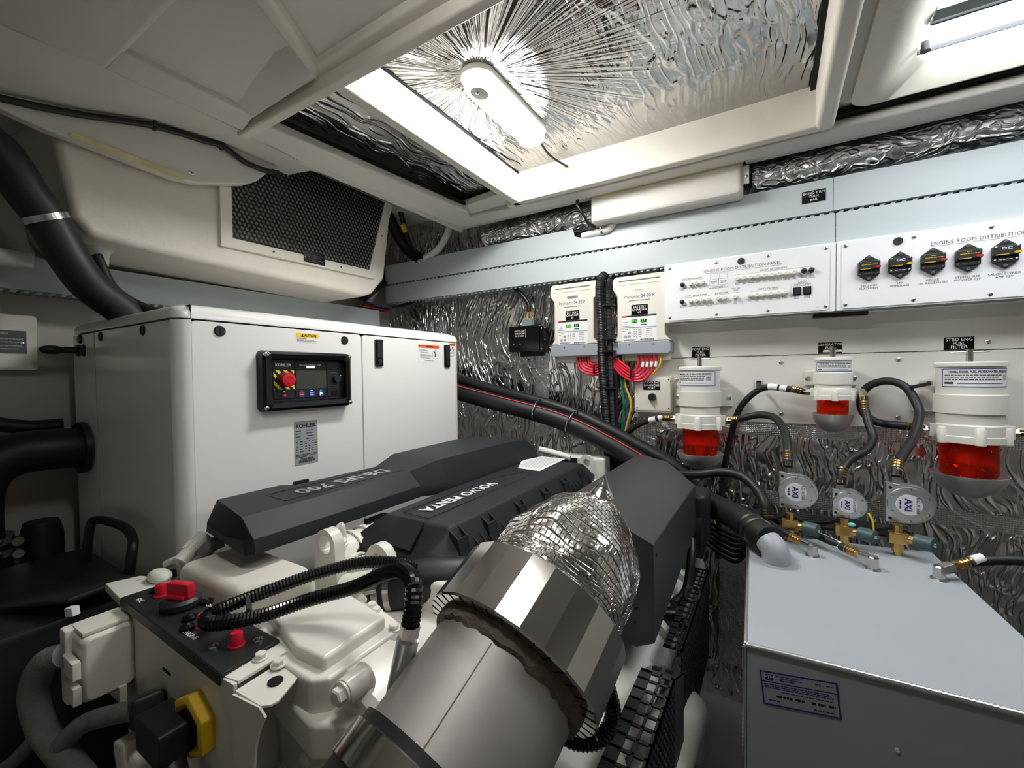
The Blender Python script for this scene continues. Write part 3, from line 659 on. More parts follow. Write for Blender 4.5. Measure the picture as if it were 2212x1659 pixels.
text('lettering', 'Decision-Maker 3500', 0.0085, GEN, 0.8165, 1.3845, 0.0078, 'whiteink', bezel)
MB(GEN).box(0.803, 0.831, 1.3755, 1.3805, 0.0078, 0.0088).build('status_lamp', 'ledwhite', bezel)
MB(GEN).box(0.700, 0.762, 1.312, 1.369, 0.0078, 0.0085).build('hazard_plate', 'hazard', bezel)
es_ = MB(GEN).fcyl(0.7275, 1.341, 0.0085, 0.028, 0.021, 0.019).build('stop_collar', 'black', bezel)
st = MB().lathe([(0.013, 0.02), (0.0205, 0.026), (0.0205, 0.036), (0.0195, 0.040), (0.010, 0.0415), (0.0098, 0.0405), (0.0001, 0.0405)], GEN.p(0.7275, 1.341, 0), X, 28).build('stop_button', 'red', bezel); lab(st, 'round red emergency stop button')
MB(GEN).box(0.769, 0.869, 1.312, 1.368, 0.0078, 0.0086).build('display', 'lcd', bezel)
for a, m in ((0.785, 'btnblue'), (0.818, 'btnblue'), (0.850, 'btnblue'), (0.731, 'black')):
    b_ = MB(GEN).rrect(a - 0.0085, a + 0.0085, 1.2875, 1.3035, 0.0078, 0.0094, 0.003, 3).build('key', m, bezel)
    if m == 'btnblue' and a < 0.8:
        MB(GEN).fcyl(a, 1.2955, 0.0094, 0.0098, 0.006).build('key_mark', 'red', b_); MB(GEN).box(a - 0.004, a + 0.004, 1.2945, 1.2965, 0.0098, 0.0101).build('key_mark', 'whiteink', b_)
    elif m == 'btnblue' and a < 0.83:
        for bb in (1.2925, 1.2985): MB(GEN).box(a - 0.0055, a + 0.0055, bb - 0.0008, bb + 0.0008, 0.0094, 0.0098).build('key_mark', 'whiteink', b_)
    elif m == 'btnblue':
        MB(GEN).prism([(a - 0.004, 1.290), (a + 0.005, 1.2955), (a - 0.004, 1.301)], 0.0094, 0.0098).build('key_mark', 'ledblue', b_)
    else:
        MB(GEN).prism([(a - 0.004, 1.294), (a + 0.004, 1.290), (a + 0.004, 1.301), (a - 0.001, 1.298)], 0.0094, 0.0098).build('key_mark', 'redline', b_)
    MB(GEN).box(a - 0.003, a + 0.003, 1.3055, 1.3070, 0.0078, 0.0084).build('indicator', 'ledblue' if 0.8 < a < 0.83 else 'whiteink', bezel)
m_ = MB(GEN)
for a0, a1, b0, b1 in ((0.876, 0.932, 1.368, 1.3686), (0.876, 0.932, 1.313, 1.3136), (0.876, 0.8766, 1.313, 1.3686), (0.9314, 0.932, 1.313, 1.3686)): m_.box(a0, a1, b0, b1, 0.0078, 0.0081)
m_.build('knob_outline', 'greyink', bezel, smooth=False)
kn = MB(GEN).fcyl(0.904, 1.341, 0.0075, 0.020, 0.0125, 0.0115).build('rotary_knob', 'black', bezel)
MB(GEN).box(0.922, 0.926, 1.350, 1.354, 0.0078, 0.0083).build('knob_mark', 'whiteink', bezel)
lines(GEN, [(0.884, 0.913, 1.3605), (0.884, 0.917, 1.3195)], 0.0078, 0.0015, 'greyink', 'small_print', bezel)
MB(GEN).rrect(0.889, 0.909, 1.290, 1.305, 0.0075, 0.010, 0.002, 2).build('port_cover', 'blackshine', bezel)
# stickers
cs = MB(GEN).box(0.776, 0.850, 1.454, 1.4815, 0.0002, 0.0006).build('caution_sticker', 'paper', pf)
MB(GEN).box(0.776, 0.850, 1.4685, 1.4815, 0.0006, 0.0009).build('yellow_header', 'caution', cs)
text('lettering', 'CAUTION', 0.0105, GEN, 0.819, 1.475, 0.0010, 'ink', cs, bold=0.0003)
MB(GEN).prism([(0.791, 1.4705), (0.801, 1.4705), (0.796, 1.479)], 0.0009, 0.0012).build('warning_mark', 'ink', cs)
lines(GEN, [(0.779, 0.810, 1.4655), (0.779, 0.834, 1.4620), (0.779, 0.846, 1.4585)], 0.0006, 0.0016, 'greyink', 'small_print', cs)
ws = MB(GEN).box(1.298, 1.423, 1.403, 1.474, 0.0002, 0.0006).build('warning_sticker', 'paper', dr_)
MB(GEN).box(1.298, 1.423, 1.4615, 1.474, 0.0006, 0.0009).build('orange_header', 'orange', ws)
text('lettering', 'WARNING', 0.009, GEN, 1.365, 1.4675, 0.0010, 'ink', ws, bold=0.0003)
lines(GEN, [(1.303, 1.340, 1.4555), (1.303, 1.352, 1.4515), (1.308, 1.356, 1.4435), (1.308, 1.368, 1.4340), (1.308, 1.374, 1.4295), (1.308, 1.376, 1.4250), (1.308, 1.366, 1.4205), (1.335, 1.392, 1.4085)], 0.0006, 0.002, 'greyink', 'small_print', ws)
ring(GEN, 1.400, 1.436, 0.0006, 0.019, 0.0012, 0.0003, 'greyink', 'pictogram_ring', ws)
MB(GEN).box(1.3965, 1.4035, 1.4245, 1.441, 0.0006, 0.0009).build('pictogram', 'ink', ws); MB(GEN).box(1.393, 1.3995, 1.441, 1.449, 0.0006, 0.0009).build('pictogram', 'ink', ws)
w2 = MB(GEN).box(1.492, 1.5325, 1.424, 1.4885, 0.0002, 0.0006).build('warning_sticker', 'paper', dr_)
MB(GEN).box(1.492, 1.5325, 1.4785, 1.4885, 0.0006, 0.0009).build('orange_header', 'orange', w2)
text('lettering', 'WARNING', 0.006, GEN, 1.514, 1.4835, 0.0010, 'ink', w2)
MB(GEN).prism([(1.497, 1.457), (1.505, 1.455), (1.507, 1.466), (1.502, 1.470)], 0.0006, 0.0009).build('pictogram', 'ink', w2)
MB(GEN).obox(GEN.p(1.520, 1.459, 0.0008), (0, 1, 1), X, 0.018, 0.0025, 0.0004).obox(GEN.p(1.520, 1.459, 0.0008), (0, 1, -1), X, 0.018, 0.0025, 0.0004).build('pictogram', 'ink', w2)
MB(GEN).prism([(1.510, 1.468), (1.519, 1.466), (1.521, 1.475), (1.513, 1.475)], 0.0006, 0.0009).build('pictogram', 'ink', w2)
lines(GEN, [(1.495, 1.528, 1.449), (1.495, 1.527, 1.444), (1.497, 1.528, 1.4365), (1.497, 1.522, 1.432)], 0.0006, 0.0016, 'greyink', 'small_print', w2)
np_ = MB(GEN).rrect(0.763, 0.840, 1.081, 1.2135, 0.0002, 0.0010, 0.002, 2).build('nameplate', 'silverlabel', pf)
text('lettering', 'KOHLER.', 0.017, GEN, 0.8015, 1.1985, 0.0012, 'ink', np_, bold=0.0005)
rows = []
for k in range(4):
    b = 1.184 - 0.0085 * k; rows += [(0.767, 0.784, b), (0.802, 0.826, b)]
for k in range(5):
    b = 1.1505 - 0.0075 * k; rows += [(0.767, 0.775, b), (0.781, 0.791, b), (0.797, 0.803, b), (0.809, 0.815, b), (0.821, 0.825, b), (0.829, 0.836, b)]
rows += [(0.766, 0.838, 1.1115), (0.766, 0.834, 1.1075), (0.766, 0.800, 1.1035), (0.782, 0.822, 1.0985), (0.780, 0.826, 1.0955)]
lines(GEN, rows, 0.0010, 0.0022, 'ink', 'small_print', np_)
m_ = MB(GEN); a = 0.776
while a < 0.828:
    wd = random.choice((0.0006, 0.0011, 0.0017)); m_.box(a, a + wd, 1.0865, 1.0935, 0.0010, 0.0013); a += wd + random.choice((0.0006, 0.0011))
m_.build('bar_code', 'ink', np_, smooth=False)
MB(GEN).rrect(0.755, 0.803, 1.020, 1.035, 0.0, 0.008, 0.002, 2).build('lower_latch', 'black', pf)

# ------------------------------------------------------------------ left of the generator
hz = thing('air_hose', 'thick black hose arching from the hull down to the generator roof', 'hose', (-1.72, 0.45, 1.54))
MB().tube([(-1.60, 0.02, 1.945), (-1.61, 0.15, 1.955), (-1.63, 0.255, 1.92), (-1.64, 0.312, 1.83), (-1.645, 0.352, 1.765), (-1.65, 0.39, 1.68), (-1.66, 0.435, 1.61), (-1.675, 0.50, 1.56), (-1.68, 0.54, 1.52)], 0.046, 20).build('hose', 'rubber', hz)
MB().tube([(-1.644, 0.343, 1.781), (-1.645, 0.350, 1.767)], 0.0485, 20, 1).build('hose_clamp', 'steel', hz)
h2 = MB().tube([(-1.74, 0.47, 1.72), (-1.71, 0.50, 1.62), (-1.64, 0.56, 1.56), (-1.56, 0.62, 1.545)], 0.014, 12).build('drain_hose', 'rubber'); tag(h2, 'thin black hose running beside the thick hose onto the generator', 'hose')
de = thing('drain_outlet', 'white plastic drain elbow under the corner of the fibreglass air duct', 'pipe fitting', (-1.78, 0.47, 1.74))
MB().lathe([(0.034, 0.0), (0.034, -0.012), (0.028, -0.014), (0.025, -0.03)], (-1.78, 0.485, 1.756), Z, 20).build('flange', 'pvc', de)
MB().tube([(-1.78, 0.485, 1.735), (-1.78, 0.483, 1.70), (-1.79, 0.465, 1.665), (-1.82, 0.43, 1.650)], 0.024, 16).build('elbow', 'pvc', de)
wp = MB().tube([(-1.84, 0.36, 1.69), (-1.86, 0.25, 1.695), (-1.88, 0.0, 1.70), (-1.9, -0.5, 1.70)], 0.026, 16).build('white_pipe', 'pvc'); tag(wp, 'white plastic pipe running aft along the hull near the thick hose', 'pipe')
eb = thing('electrical_box', 'white electrical box with a grey rating plate on the hull side', 'box', (-2.05, 0.3, 1.38))
LB = Frame((-2.10, 0, 0), Y, Z, X)
MB(LB).rrect(0.10, 0.402, 1.380, 1.555, 0.0, 0.05, 0.008, 3).build('enclosure', 'cream', eb, bevel=0.004)
MB(LB).box(0.20, 0.378, 1.432, 1.504, 0.0502, 0.0512).build('rating_plate', 'greyink', eb)
lines(LB, [(0.30, 0.34, 1.495), (0.29, 0.37, 1.478), (0.28, 0.365, 1.468), (0.28, 0.37, 1.456), (0.28, 0.36, 1.446)], 0.0512, 0.003, 'silverlabel', 'small_print', eb)
screw(LB.p(0.368, 1.464, 0.0512), X, 0.006, eb, 'steel')

# dark exhaust run beside the generator
ex = thing('exhaust_riser', 'black rubber exhaust riser with double hose clamps beside the generator', 'exhaust hose', (-1.95, 0.28, 0.0))
MB().tube([(-1.89, 0.468, 1.13), (-1.89, 0.40, 1.135), (-1.90, 0.32, 1.13), (-1.90, 0.26, 1.09), (-1.905, 0.235, 1.0), (-1.905, 0.235, 0.8)], 0.062, 20).build('elbow', 'rubber', ex)
MB().cyl((-1.89, 0.466, 1.13), (-1.89, 0.452, 1.13), 0.082).build('flange', 'rubber', ex)
MB().tube([(-1.905, 0.235, 0.90), (-1.905, 0.235, 0.45), (-1.905, 0.235, 0.0)], 0.075, 20).build('riser', 'rubber', ex)
for z in (0.885, 0.850, 0.42, 0.38):
    MB().cyl((-1.905, 0.235, z), (-1.905, 0.235, z + 0.02), 0.079).build('hose_clamp', 'steel', ex)
    for dy in (-0.07, 0.07): MB().cyl((-1.835, 0.235 + dy, z + 0.01), (-1.815, 0.235 + dy, z + 0.01), 0.012).build('clamp_bolt', 'steel', ex)
h3 = MB().tube([(-1.99, 0.44, 1.20), (-2.02, 0.36, 1.20), (-2.03, 0.25, 1.235), (-2.04, 0.12, 1.29), (-2.05, -0.1, 1.33)], 0.022, 12).build('coolant_hose', 'rubber'); tag(h3, 'black coolant hose leaving the end of the generator', 'hose')
h4 = MB().tube([(-2.02, -0.05, 1.30), (-2.03, 0.02, 1.12), (-2.05, 0.06, 0.9), (-2.05, 0.07, 0.4), (-2.05, 0.07, 0.0)], 0.03, 12).build('vent_hose', 'rubber'); tag(h4, 'black hose dropping along the hull behind the exhaust riser', 'hose')
st_ = thing('seawater_strainer', 'dark seawater strainer body standing behind the exhaust riser', 'strainer', (-1.98, 0.40, 0.0))
MB().lathe([(0.06, 0), (0.06, 0.6), (0.075, 0.62), (0.075, 0.66), (0.05, 0.70), (0.05, 0.86), (0.04, 0.9)], (-1.99, 0.385, 0.0), Z, 20).build('body', 'black', st_)
for k in range(4):
    t = PI / 4 + PI / 2 * k; MB().cyl((-1.99 + 0.066 * math.cos(t), 0.385 + 0.066 * math.sin(t), 0.60), (-1.99 + 0.066 * math.cos(t), 0.385 + 0.066 * math.sin(t), 0.69), 0.007).build('stud', 'steel', st_)
# ================================================================== bulkhead equipment
def charger(a0, a1, num, label):
    C_ = thing('battery_charger', label, 'battery charger', WALL.p((a0 + a1) / 2, 1.428, 0), 'battery chargers')
    w_ = a1 - a0; k = 0.02
    prof = [(a0 + 0.012, 1.766), (a0, 1.756), (a0, 1.712), (a0 + k, 1.682), (a0 + k, 1.505), (a0, 1.482), (a0, 1.4835), (a1, 1.4835), (a1, 1.482), (a1 - k, 1.505), (a1 - k, 1.682), (a1, 1.712), (a1, 1.756), (a1 - 0.012, 1.766)]
    prof = [p for i, p in enumerate(prof) if i not in (5, 8)]
    body = MB(WALL).prism(prof, 0.012, 0.098).build('case', 'charger', C_, bevel=0.006, seg=3)
    MB(WALL).rrect(a0, a1, 1.430, 1.483, 0.012, 0.099, 0.012, 4).build('base_cover', 'chgrey', C_, bevel=0.004)
    for a in (0.30, 0.72): screw(WALL.p(a0 + w_ * a, 1.470, 0.099), -Y, 0.0035, C_, 'greyink')
    gp = MB(WALL)
    g0, g1, h0, h1 = a0 + 0.028, a0 + 0.200, 1.727, 1.747
    gp.box(g0, g1, h0, h1, 0.0981, 0.0986)
    gr = gp.build('grip_slot', 'greyink', C_)
    MB(WALL).box(g0, g1, h0, h1 - 0.005, 0.0986, 0.0992).build('grip_lip', 'cream', gr)
    c = (a0 + a1) / 2 - 0.004
    bd_ = MB(WALL).rrect(c - 0.027, c + 0.027, 1.694, 1.708, 0.0982, 0.0990, 0.006, 4).build('brand_badge', 'paper' if num == 2 else 'silverlabel', C_)
    text('lettering', 'ProMariner', 0.0085, WALL, c, 1.701, 0.0992, 'ink', bd_)
    text('lettering', 'ProNautic', 0.0215, WALL, c - 0.033, 1.6745, 0.0984, 'greyink', C_, sx=0.78, bold=-0.0002)
    text('lettering', '24·30 P', 0.0225, WALL, c + 0.034, 1.6745, 0.0984, 'navy', C_, sx=0.82)
    lines(WALL, [(c - 0.045, c + 0.045, 1.6575)], 0.0984, 0.0028, 'greyink', 'small_print', C_)
    sign('BATTERY\nCHARGER\n#%d' % num, c - 0.034, c + 0.034, 1.596, 1.639, '', WALL, 0.099, 0.0135, C_, line=0.85)
    e0, e1 = a0 + 0.040, a0 + 0.187
    MB(WALL).box(e0 + 0.022, e1, 1.588, 1.5945, 0.0982, 0.0988).build('header_bar', 'ink', C_)
    MB(WALL).box(e0, e0 + 0.022, 1.588, 1.5945, 0.0982, 0.0988).build('header_tab', 'red', C_)
    MB(WALL).box(e0, e1, 1.485, 1.588, 0.0981, 0.0984).build('legend_sheet', 'paper', C_)
    for q, dg in ((e0 + 0.042, '27.6'), (e0 + 0.081, '2.5')):
        d_ = MB(WALL).box(q, q + 0.024, 1.563, 1.577, 0.0984, 0.0992).build('display', 'display', C_)
        text('lettering', dg, 0.0125, WALL, q + 0.012, 1.570, 0.0994, 'ledgreen', d_)
    MB(WALL).rrect(e0 + 0.082, e0 + 0.106, 1.552, 1.5555, 0.0984, 0.0990, 0.0015, 2).build('lamp_slot', 'ink', C_)
    MB(WALL).fcyl(e0 + 0.006, 1.572, 0.0984, 0.0994, 0.0028).build('power_led', 'ledblue', C_)
    MB(WALL).box(e0, e0 + 0.055, 1.5415, 1.545, 0.0984, 0.0990).build('legend_bar', 'chgreen', C_)
    MB(WALL).box(e0 + 0.055, e1, 1.5415, 1.545, 0.0984, 0.0990).build('legend_bar', 'chgrey', C_)
    rows = [(e0 + 0.008, e0 + 0.026, 1.5675), (e0 + 0.004, e0 + 0.024, 1.5575), (e0 + 0.003, e0 + 0.035, 1.5505)]
    for k_ in range(5): rows += [(e0 + 0.052, e0 + 0.058, 1.534 - 0.0075 * k_), (e0 + 0.062, e0 + 0.066, 1.534 - 0.0075 * k_), (e0 + 0.072, e0 + 0.086, 1.534 - 0.0075 * k_), (e0 + 0.104, e0 + 0.130, 1.534 - 0.0075 * k_)]
    rows += [(e0 + 0.004, e0 + 0.028, 1.536), (e0 + 0.004, e0 + 0.016, 1.528)]
    lines(WALL, rows, 0.0984, 0.0022, 'greyink', 'small_print', C_)
    lines(WALL, [(e0 + 0.01, e0 + 0.062, 1.4925), (e0 + 0.01, e0 + 0.058, 1.489), (e0 + 0.08, e0 + 0.138, 1.4925), (e0 + 0.08, e0 + 0.136, 1.489)], 0.0984, 0.0024, 'ink', 'small_print', C_)
    for a, b in ((e0 + 0.034, 1.521), (e0 + 0.018, 1.506), (e0 + 0.034, 1.506)):
        MB(WALL).rrect(a - 0.006, a + 0.006, b - 0.0055, b + 0.0055, 0.0984, 0.0998, 0.0045, 3).build('push_key', 'chgrey', C_)
    MB(WALL).rrect(a0 + 0.015, a1 - 0.012, 1.402, 1.432, 0.0, 0.06, 0.004, 2).build('mounting_foot', 'cream', C_)
    MB(WALL).box(a0 + 0.03, a1 - 0.03, 1.44, 1.74, 0.0, 0.014).build('back_bracket', 'cream', C_)
    return C_
charger(-0.908, -0.672, 1, 'battery charger marked #1, beside the black relay box')
charger(-0.605, -0.363, 2, 'battery charger marked #2, beside the black conduit run')

# charger leads
def leads(name, pts_list, label, tie):
    r_ = thing(name, label, 'cables', pts_list[0][0][1], 'charger leads')
    for pts, m in pts_list:
        w_ = MB().tube(pts, 0.0055 if m == 'redwire' else 0.004, 10).build('lead', m, r_)
    for (p, d, s_) in tie: MB().obox(p, d, Z, 0.004, s_, s_).build('cable_tie', 'black', r_)
    return r_
ls = []
for k in range(5):
    ls.append(([(-0.425 - 0.018 * k, 1.875, 1.425), (-0.43 - 0.018 * k, 1.868, 1.375), (-0.475 - 0.012 * k, 1.862, 1.320 + 0.009 * k), (-0.54, 1.856, 1.322 + 0.0125 * k), (-0.60, 1.856, 1.375 + 0.0115 * k), (-0.625, 1.868, 1.425 + 0.009 * k)], 'redwire'))
ls.append(([(-0.405, 1.875, 1.425), (-0.41, 1.868, 1.38), (-0.445, 1.868, 1.338)], 'yellow'))
lr = leads('charger_leads', ls, 'wide loop of red leads with white markers beside the diagnosis port', [((-0.525, 1.856, 1.352), (1, 0.1, -0.1), 0.05), ((-0.605, 1.858, 1.412), (0.6, 0, -1), 0.045)])
for k in range(4): MB().obox((-0.425 - 0.018 * k + 0.002, 1.862, 1.385), (0.2, 0, 1), Y, 0.022, 0.010, 0.013).build('wire_marker', 'paper', lr)
ls = []
for k in range(5):
    ls.append(([(-0.785 + 0.014 * k, 1.885, 1.425), (-0.782 + 0.014 * k, 1.88, 1.395), (-0.76 + 0.01 * k, 1.876, 1.360 + 0.009 * k), (-0.70, 1.872, 1.343 + 0.0115 * k), (-0.655, 1.868, 1.353 + 0.0115 * k)], 'redwire'))
leads('charger_leads', ls, 'small loop of red leads under the charger beside the relay box', [((-0.695, 1.872, 1.365), (1, 0, 0.1), 0.04)])

# relay box
rb = thing('relay_box', 'glossy black relay box on the foil marked PATIO 24V WINDOW', 'relay box', WALL.p(-1.06, 1.46, 0))
MB(WALL).rrect(-1.158, -0.985, 1.462, 1.590, 0.01, 0.070, 0.006, 3).build('case', 'blackshine', rb, bevel=0.004)
MB(WALL).rrect(-1.03, -0.962, 1.458, 1.585, 0.0, 0.062, 0.01, 3).build('end_flange', 'blackshine', rb, bevel=0.006)
MB(WALL).box(-1.12, -1.0, 1.44, 1.47, 0.0, 0.02).build('mount', 'black', rb)
lp = MB(WALL).box(-1.128, -1.057, 1.530, 1.573, 0.070, 0.0712).build('label_plate', 'blackshine', rb)
MB(WALL).box(-1.0585, -1.056, 1.531, 1.573, 0.0712, 0.0716).build('plate_edge', 'whiteink', rb)
text('lettering', 'PATIO 24V\nWINDOW\nRLY BOX', 0.0125, WALL, -1.0925, 1.5515, 0.0714, 'whiteink', lp, line=0.95)
for a, b, c in ((-1.128, 1.500, 0.07), (-1.092, 1.500, 0.07), (-0.975, 1.572, 0.062), (-0.975, 1.472, 0.062)): screw(WALL.p(a, b, c), -Y, 0.0045, rb)
MB(WALL).rrect(-1.082, -1.030, 1.588, 1.628, 0.03, 0.06, 0.003, 2).build('plug', 'ductdark', rb, bevel=0.002)
for k, m in enumerate(('yellow', 'yellow', 'cable', 'redwire')):
    MB().tube([WALL.p(-1.064 + 0.006 * k, 1.625, 0.045), WALL.p(-1.06 + 0.004 * k, 1.65, 0.045), WALL.p(-1.052, 1.68, 0.045)], 0.0032, 8).build('wire', m, rb)
MB().tube([WALL.p(-1.052, 1.665, 0.045), WALL.p(-1.055, 1.70, 0.045), WALL.p(-1.085, 1.745, 0.05), WALL.p(-1.125, 1.784, 0.06)], 0.011, 12).build('sleeve', 'cable', rb)

# conduit column between the chargers

def conduit(pts, r, n=14, pitch=0.0042, amp=0.10, name='conduit', m='cable', parent=None):
    P = smooth_path(pts, 24); d = [0.0]
    for a, b in zip(P, P[1:]): d.append(d[-1] + (b - a).length)
    N = int(d[-1] / (pitch / 2)); Q = []; j = 0
    for k in range(N + 1):
        s_ = d[-1] * k / N
        while j < len(d) - 2 and d[j + 1] < s_: j += 1
        f_ = (s_ - d[j]) / max(1e-9, d[j + 1] - d[j]); Q.append(P[j].lerp(P[j + 1], min(1, f_)))
    return MB().tube(Q, lambda t, i: r * (1 if i % 2 else 1 - amp), n, raw=True).build(name, m, parent, ang=18)
cd = thing('conduit_run', 'black corrugated conduits strapped in a column between the chargers', 'conduit', (-0.64, 1.86, 0.75))
conduit([(-0.635, 1.895, 1.80), (-0.650, 1.835, 1.765), (-0.656, 1.83, 1.70), (-0.650, 1.832, 1.56), (-0.648, 1.835, 1.40), (-0.636, 1.84, 1.20), (-0.626, 1.845, 1.0), (-0.62, 1.85, 0.75)], 0.0195, 16, 0.007, 0.08, 'corrugated_conduit', 'cable', cd)
conduit([(-0.615, 1.905, 1.795), (-0.622, 1.85, 1.74), (-0.620, 1.845, 1.60), (-0.618, 1.85, 1.45), (-0.610, 1.85, 1.20), (-0.60, 1.85, 1.0), (-0.59, 1.855, 0.75)], 0.014, 14, 0.006, 0.08, 'corrugated_conduit', 'cable', cd)
MB().tube([(-0.592, 1.86, 1.42), (-0.594, 1.86, 1.2), (-0.585, 1.862, 1.0), (-0.575, 1.865, 0.75)], 0.009, 10).build('cable', 'cable', cd)
for z in (1.645, 1.50, 1.445, 1.285, 1.12): MB().obox((-0.632 + (1.645 - z) * 0.03, 1.842, z), Z, Y, 0.006, 0.078, 0.05).build('strap', 'cable', cd)
for k, (m, dx) in enumerate((('green', 0), ('yellow', 0.016), ('blue', 0.008))):
    o = MB().tube([(-0.585 + dx, 1.885, 1.43), (-0.575 + dx, 1.88, 1.30), (-0.566 + dx * 2, 1.88, 1.21), (-0.575 + dx, 1.885, 1.10), (-0.57, 1.885, 1.0)], 0.005, 8).build('signal_wire', m); tag(o, '%s wire hanging beside the conduit column' % {'green': 'green', 'yellow': 'yellow', 'blue': 'dark blue'}[m], 'wire')

# diagnosis port
dg = thing('diagnosis_port', 'small white box with a black knob marked VOLVO ENG DIAGNOSIS PORT', 'junction box', WALL.p(-0.44, 1.187, 0))
MB(WALL).rrect(-0.520, -0.366, 1.180, 1.332, 0.018, 0.066, 0.003, 2).build('case', 'cream', dg, bevel=0.002)
MB(WALL).rrect(-0.516, -0.369, 1.188, 1.331, 0.066, 0.070, 0.003, 2).build('lid', 'cream', dg, bevel=0.0012)
lp = MB(WALL).box(-0.480, -0.411, 1.276, 1.315, 0.070, 0.0712).build('label_plate', 'blackshine', dg)
text('lettering', 'VOLVO ENG\nDIAGNOSIS\nPORT', 0.0125, WALL, -0.4455, 1.2955, 0.0714, 'whiteink', lp, line=0.95)
k_ = MB(WALL).fcyl(-0.443, 1.246, 0.070, 0.086, 0.0165, 0.0145).build('knob', 'black', dg); MB(WALL).box(-0.446, -0.440, 1.231, 1.261, 0.086, 0.094).build('grip', 'black', k_, bevel=0.002)
for a, b in ((-0.509, 1.320), (-0.376, 1.320), (-0.507, 1.198), (-0.376, 1.198)): screw(WALL.p(a, b, 0.070), -Y, 0.0035, dg, 'greyink')

# distribution boxes
BX = 0.13
def dist_box(a0, a1, label):
    d = thing('distribution_panel', label, 'distribution panel', WALL.p((a0 + a1) / 2, 1.55, 0))
    MB(WALL).box(a0, a1, 1.551, 1.784, 0.018, BX - 0.003).build('case', 'abs', d, bevel=0.003)
    MB(WALL).box(a0 + 0.02, a1 - 0.01, 1.5475, 1.551, BX - 0.03, BX - 0.006).build('seal_strip', 'greyink', d)
    MB(WALL).rrect(a0 + 0.013, a1 - 0.018, 1.557, 1.779, BX - 0.003, BX, 0.010, 5).build('face_plate', 'abs', d, bevel=0.0008)
    cx_ = (a0 + a1) / 2
    return d
P1 = dist_box(-0.381, 0.178, 'white distribution panel with rows of round fuse buttons')
P2 = dist_box(0.1795, 0.74, 'white distribution panel with black hexagonal breakers')
for d, o_ in ((P1, 0.0), (P2, 0.5545)):
    for a in (-0.359, -0.189, -0.0195, 0.150):
        for b in (1.7655, 1.5695): screw(WALL.p(a + o_ + (0.008 if o_ else 0), b, BX), -Y, 0.0055, d, 'steel')
    k = MB(WALL).fcyl(-0.105 + o_ * 0.7955, 1.759, BX, BX + 0.004, 0.0125, 0.0115).build('cam_lock', 'black', d)
    MB(WALL).box(-0.106 + o_ * 0.7955, -0.104 + o_ * 0.7955, 1.754, 1.764, BX + 0.004, BX + 0.0045).build('keyhole', 'void', k)
    x_ = (-0.1045, 0.539)[bool(o_)]
    text('lettering', 'ENGINE ROOM DISTRIBUTION PANEL', 0.0150, WALL, x_, 1.737, BX + 0.0002, 'greyink', d, sx=0.93, space=1.08)
    MB(WALL).box(x_ - 0.1265, x_ + 0.1265, 1.7285, 1.7292, BX, BX + 0.0004).build('underline', 'greyink', d)
# fuse buttons: one mesh, many places
def fuse_proto():
    o0 = WALL.p(-0.117, 1.695, BX)
    p_ = MB().lathe([(0.0088, 0), (0.0088, 0.004), (0.0068, 0.0055), (0.0068, 0.014), (0.0052, 0.0158), (0.0036, 0.0158), (0.0034, 0.0148), (0.0001, 0.0148)], o0, -Y, 18).build('fuse_button', 'cream', P1, org=o0); return p_
def knob_proto():
    o0 = WALL.p(-0.310, 1.695, BX)
    return MB().lathe([(0.0085, 0), (0.0085, 0.003), (0.0075, 0.004), (0.0085, 0.010), (0.0065, 0.014), (0.003, 0.0165), (0.0001, 0.0168)], o0, -Y, 16).build('breaker_button', 'black', P1, org=o0)
fp_, kp_ = fuse_proto(), knob_proto()
fz = [(-0.117 + 0.0221 * k, 1.695) for k in range(1, 9)] + [(-0.280, 1.6945), (-0.258, 1.6945), (-0.236, 1.6945)] + [(-0.280 + 0.0217 * k, 1.6275) for k in range(4)] + [(-0.181, 1.628), (-0.159, 1.628), (-0.124, 1.628)] + [(-0.076 + 0.0222 * k, 1.628) for k in range(6)]
for a, b in fz: piece(fp_, WALL.p(a, b, BX), P1, 'fuse_button')
for a, b in ((-0.311, 1.6275), (0.088, 1.697), (0.110, 1.697)): piece(kp_, WALL.p(a, b, BX), P1, 'breaker_button')
for a in (0.068, 0.098):
    s_ = MB(WALL).rrect(a - 0.0115, a + 0.0115, 1.615, 1.6425, BX, BX + 0.003, 0.001, 2).build('rocker_switch', 'blackshine', P1)
    MB(WALL).prism([(a - 0.009, 1.618), (a + 0.009, 1.618), (a + 0.009, 1.6395), (a - 0.009, 1.6395)], BX + 0.003, BX + 0.006).build('rocker', 'black', s_, bevel=0.001)
T = lambda t, a, b, s_=0.0085, sx=1.0: text('lettering', t, s_, WALL, a, b, BX + 0.0002, 'greyink', P1, sx=sx, line=0.9)
U = lambda a0, a1, b: MB(WALL).box(a0, a1, b - 0.0003, b + 0.0003, BX, BX + 0.0004).build('underline', 'greyink', P1)
T('24VDC ACCESSORY', -0.003, 1.7165, 0.0095); U(-0.125, 0.114, 1.7105)
T('ENG RM BLOWERS', -0.275, 1.7155, 0.0085); U(-0.314, -0.234, 1.7105)
T('AUTO BILGE PUMPS', -0.260, 1.6490, 0.0085, 1.05); U(-0.311, -0.211, 1.6435)
T('SUN-SHADE', -0.171, 1.6490, 0.0085); U(-0.196, -0.146, 1.6440)
T('VOLVO\nACP', -0.123, 1.6560, 0.0085); U(-0.137, -0.109, 1.6455)
T('CKPT LIGHTING', -0.020, 1.6490, 0.0090); U(-0.079, 0.039, 1.6425)
T('12VDC\nSAFETY SWS', 0.0835, 1.6560, 0.0090); U(0.056, 0.111, 1.6465)
MB(WALL).box(0.0500, 0.0506, 1.607, 1.655, BX, BX + 0.0004).build('divider', 'greyink', P1)
m_ = MB(WALL)
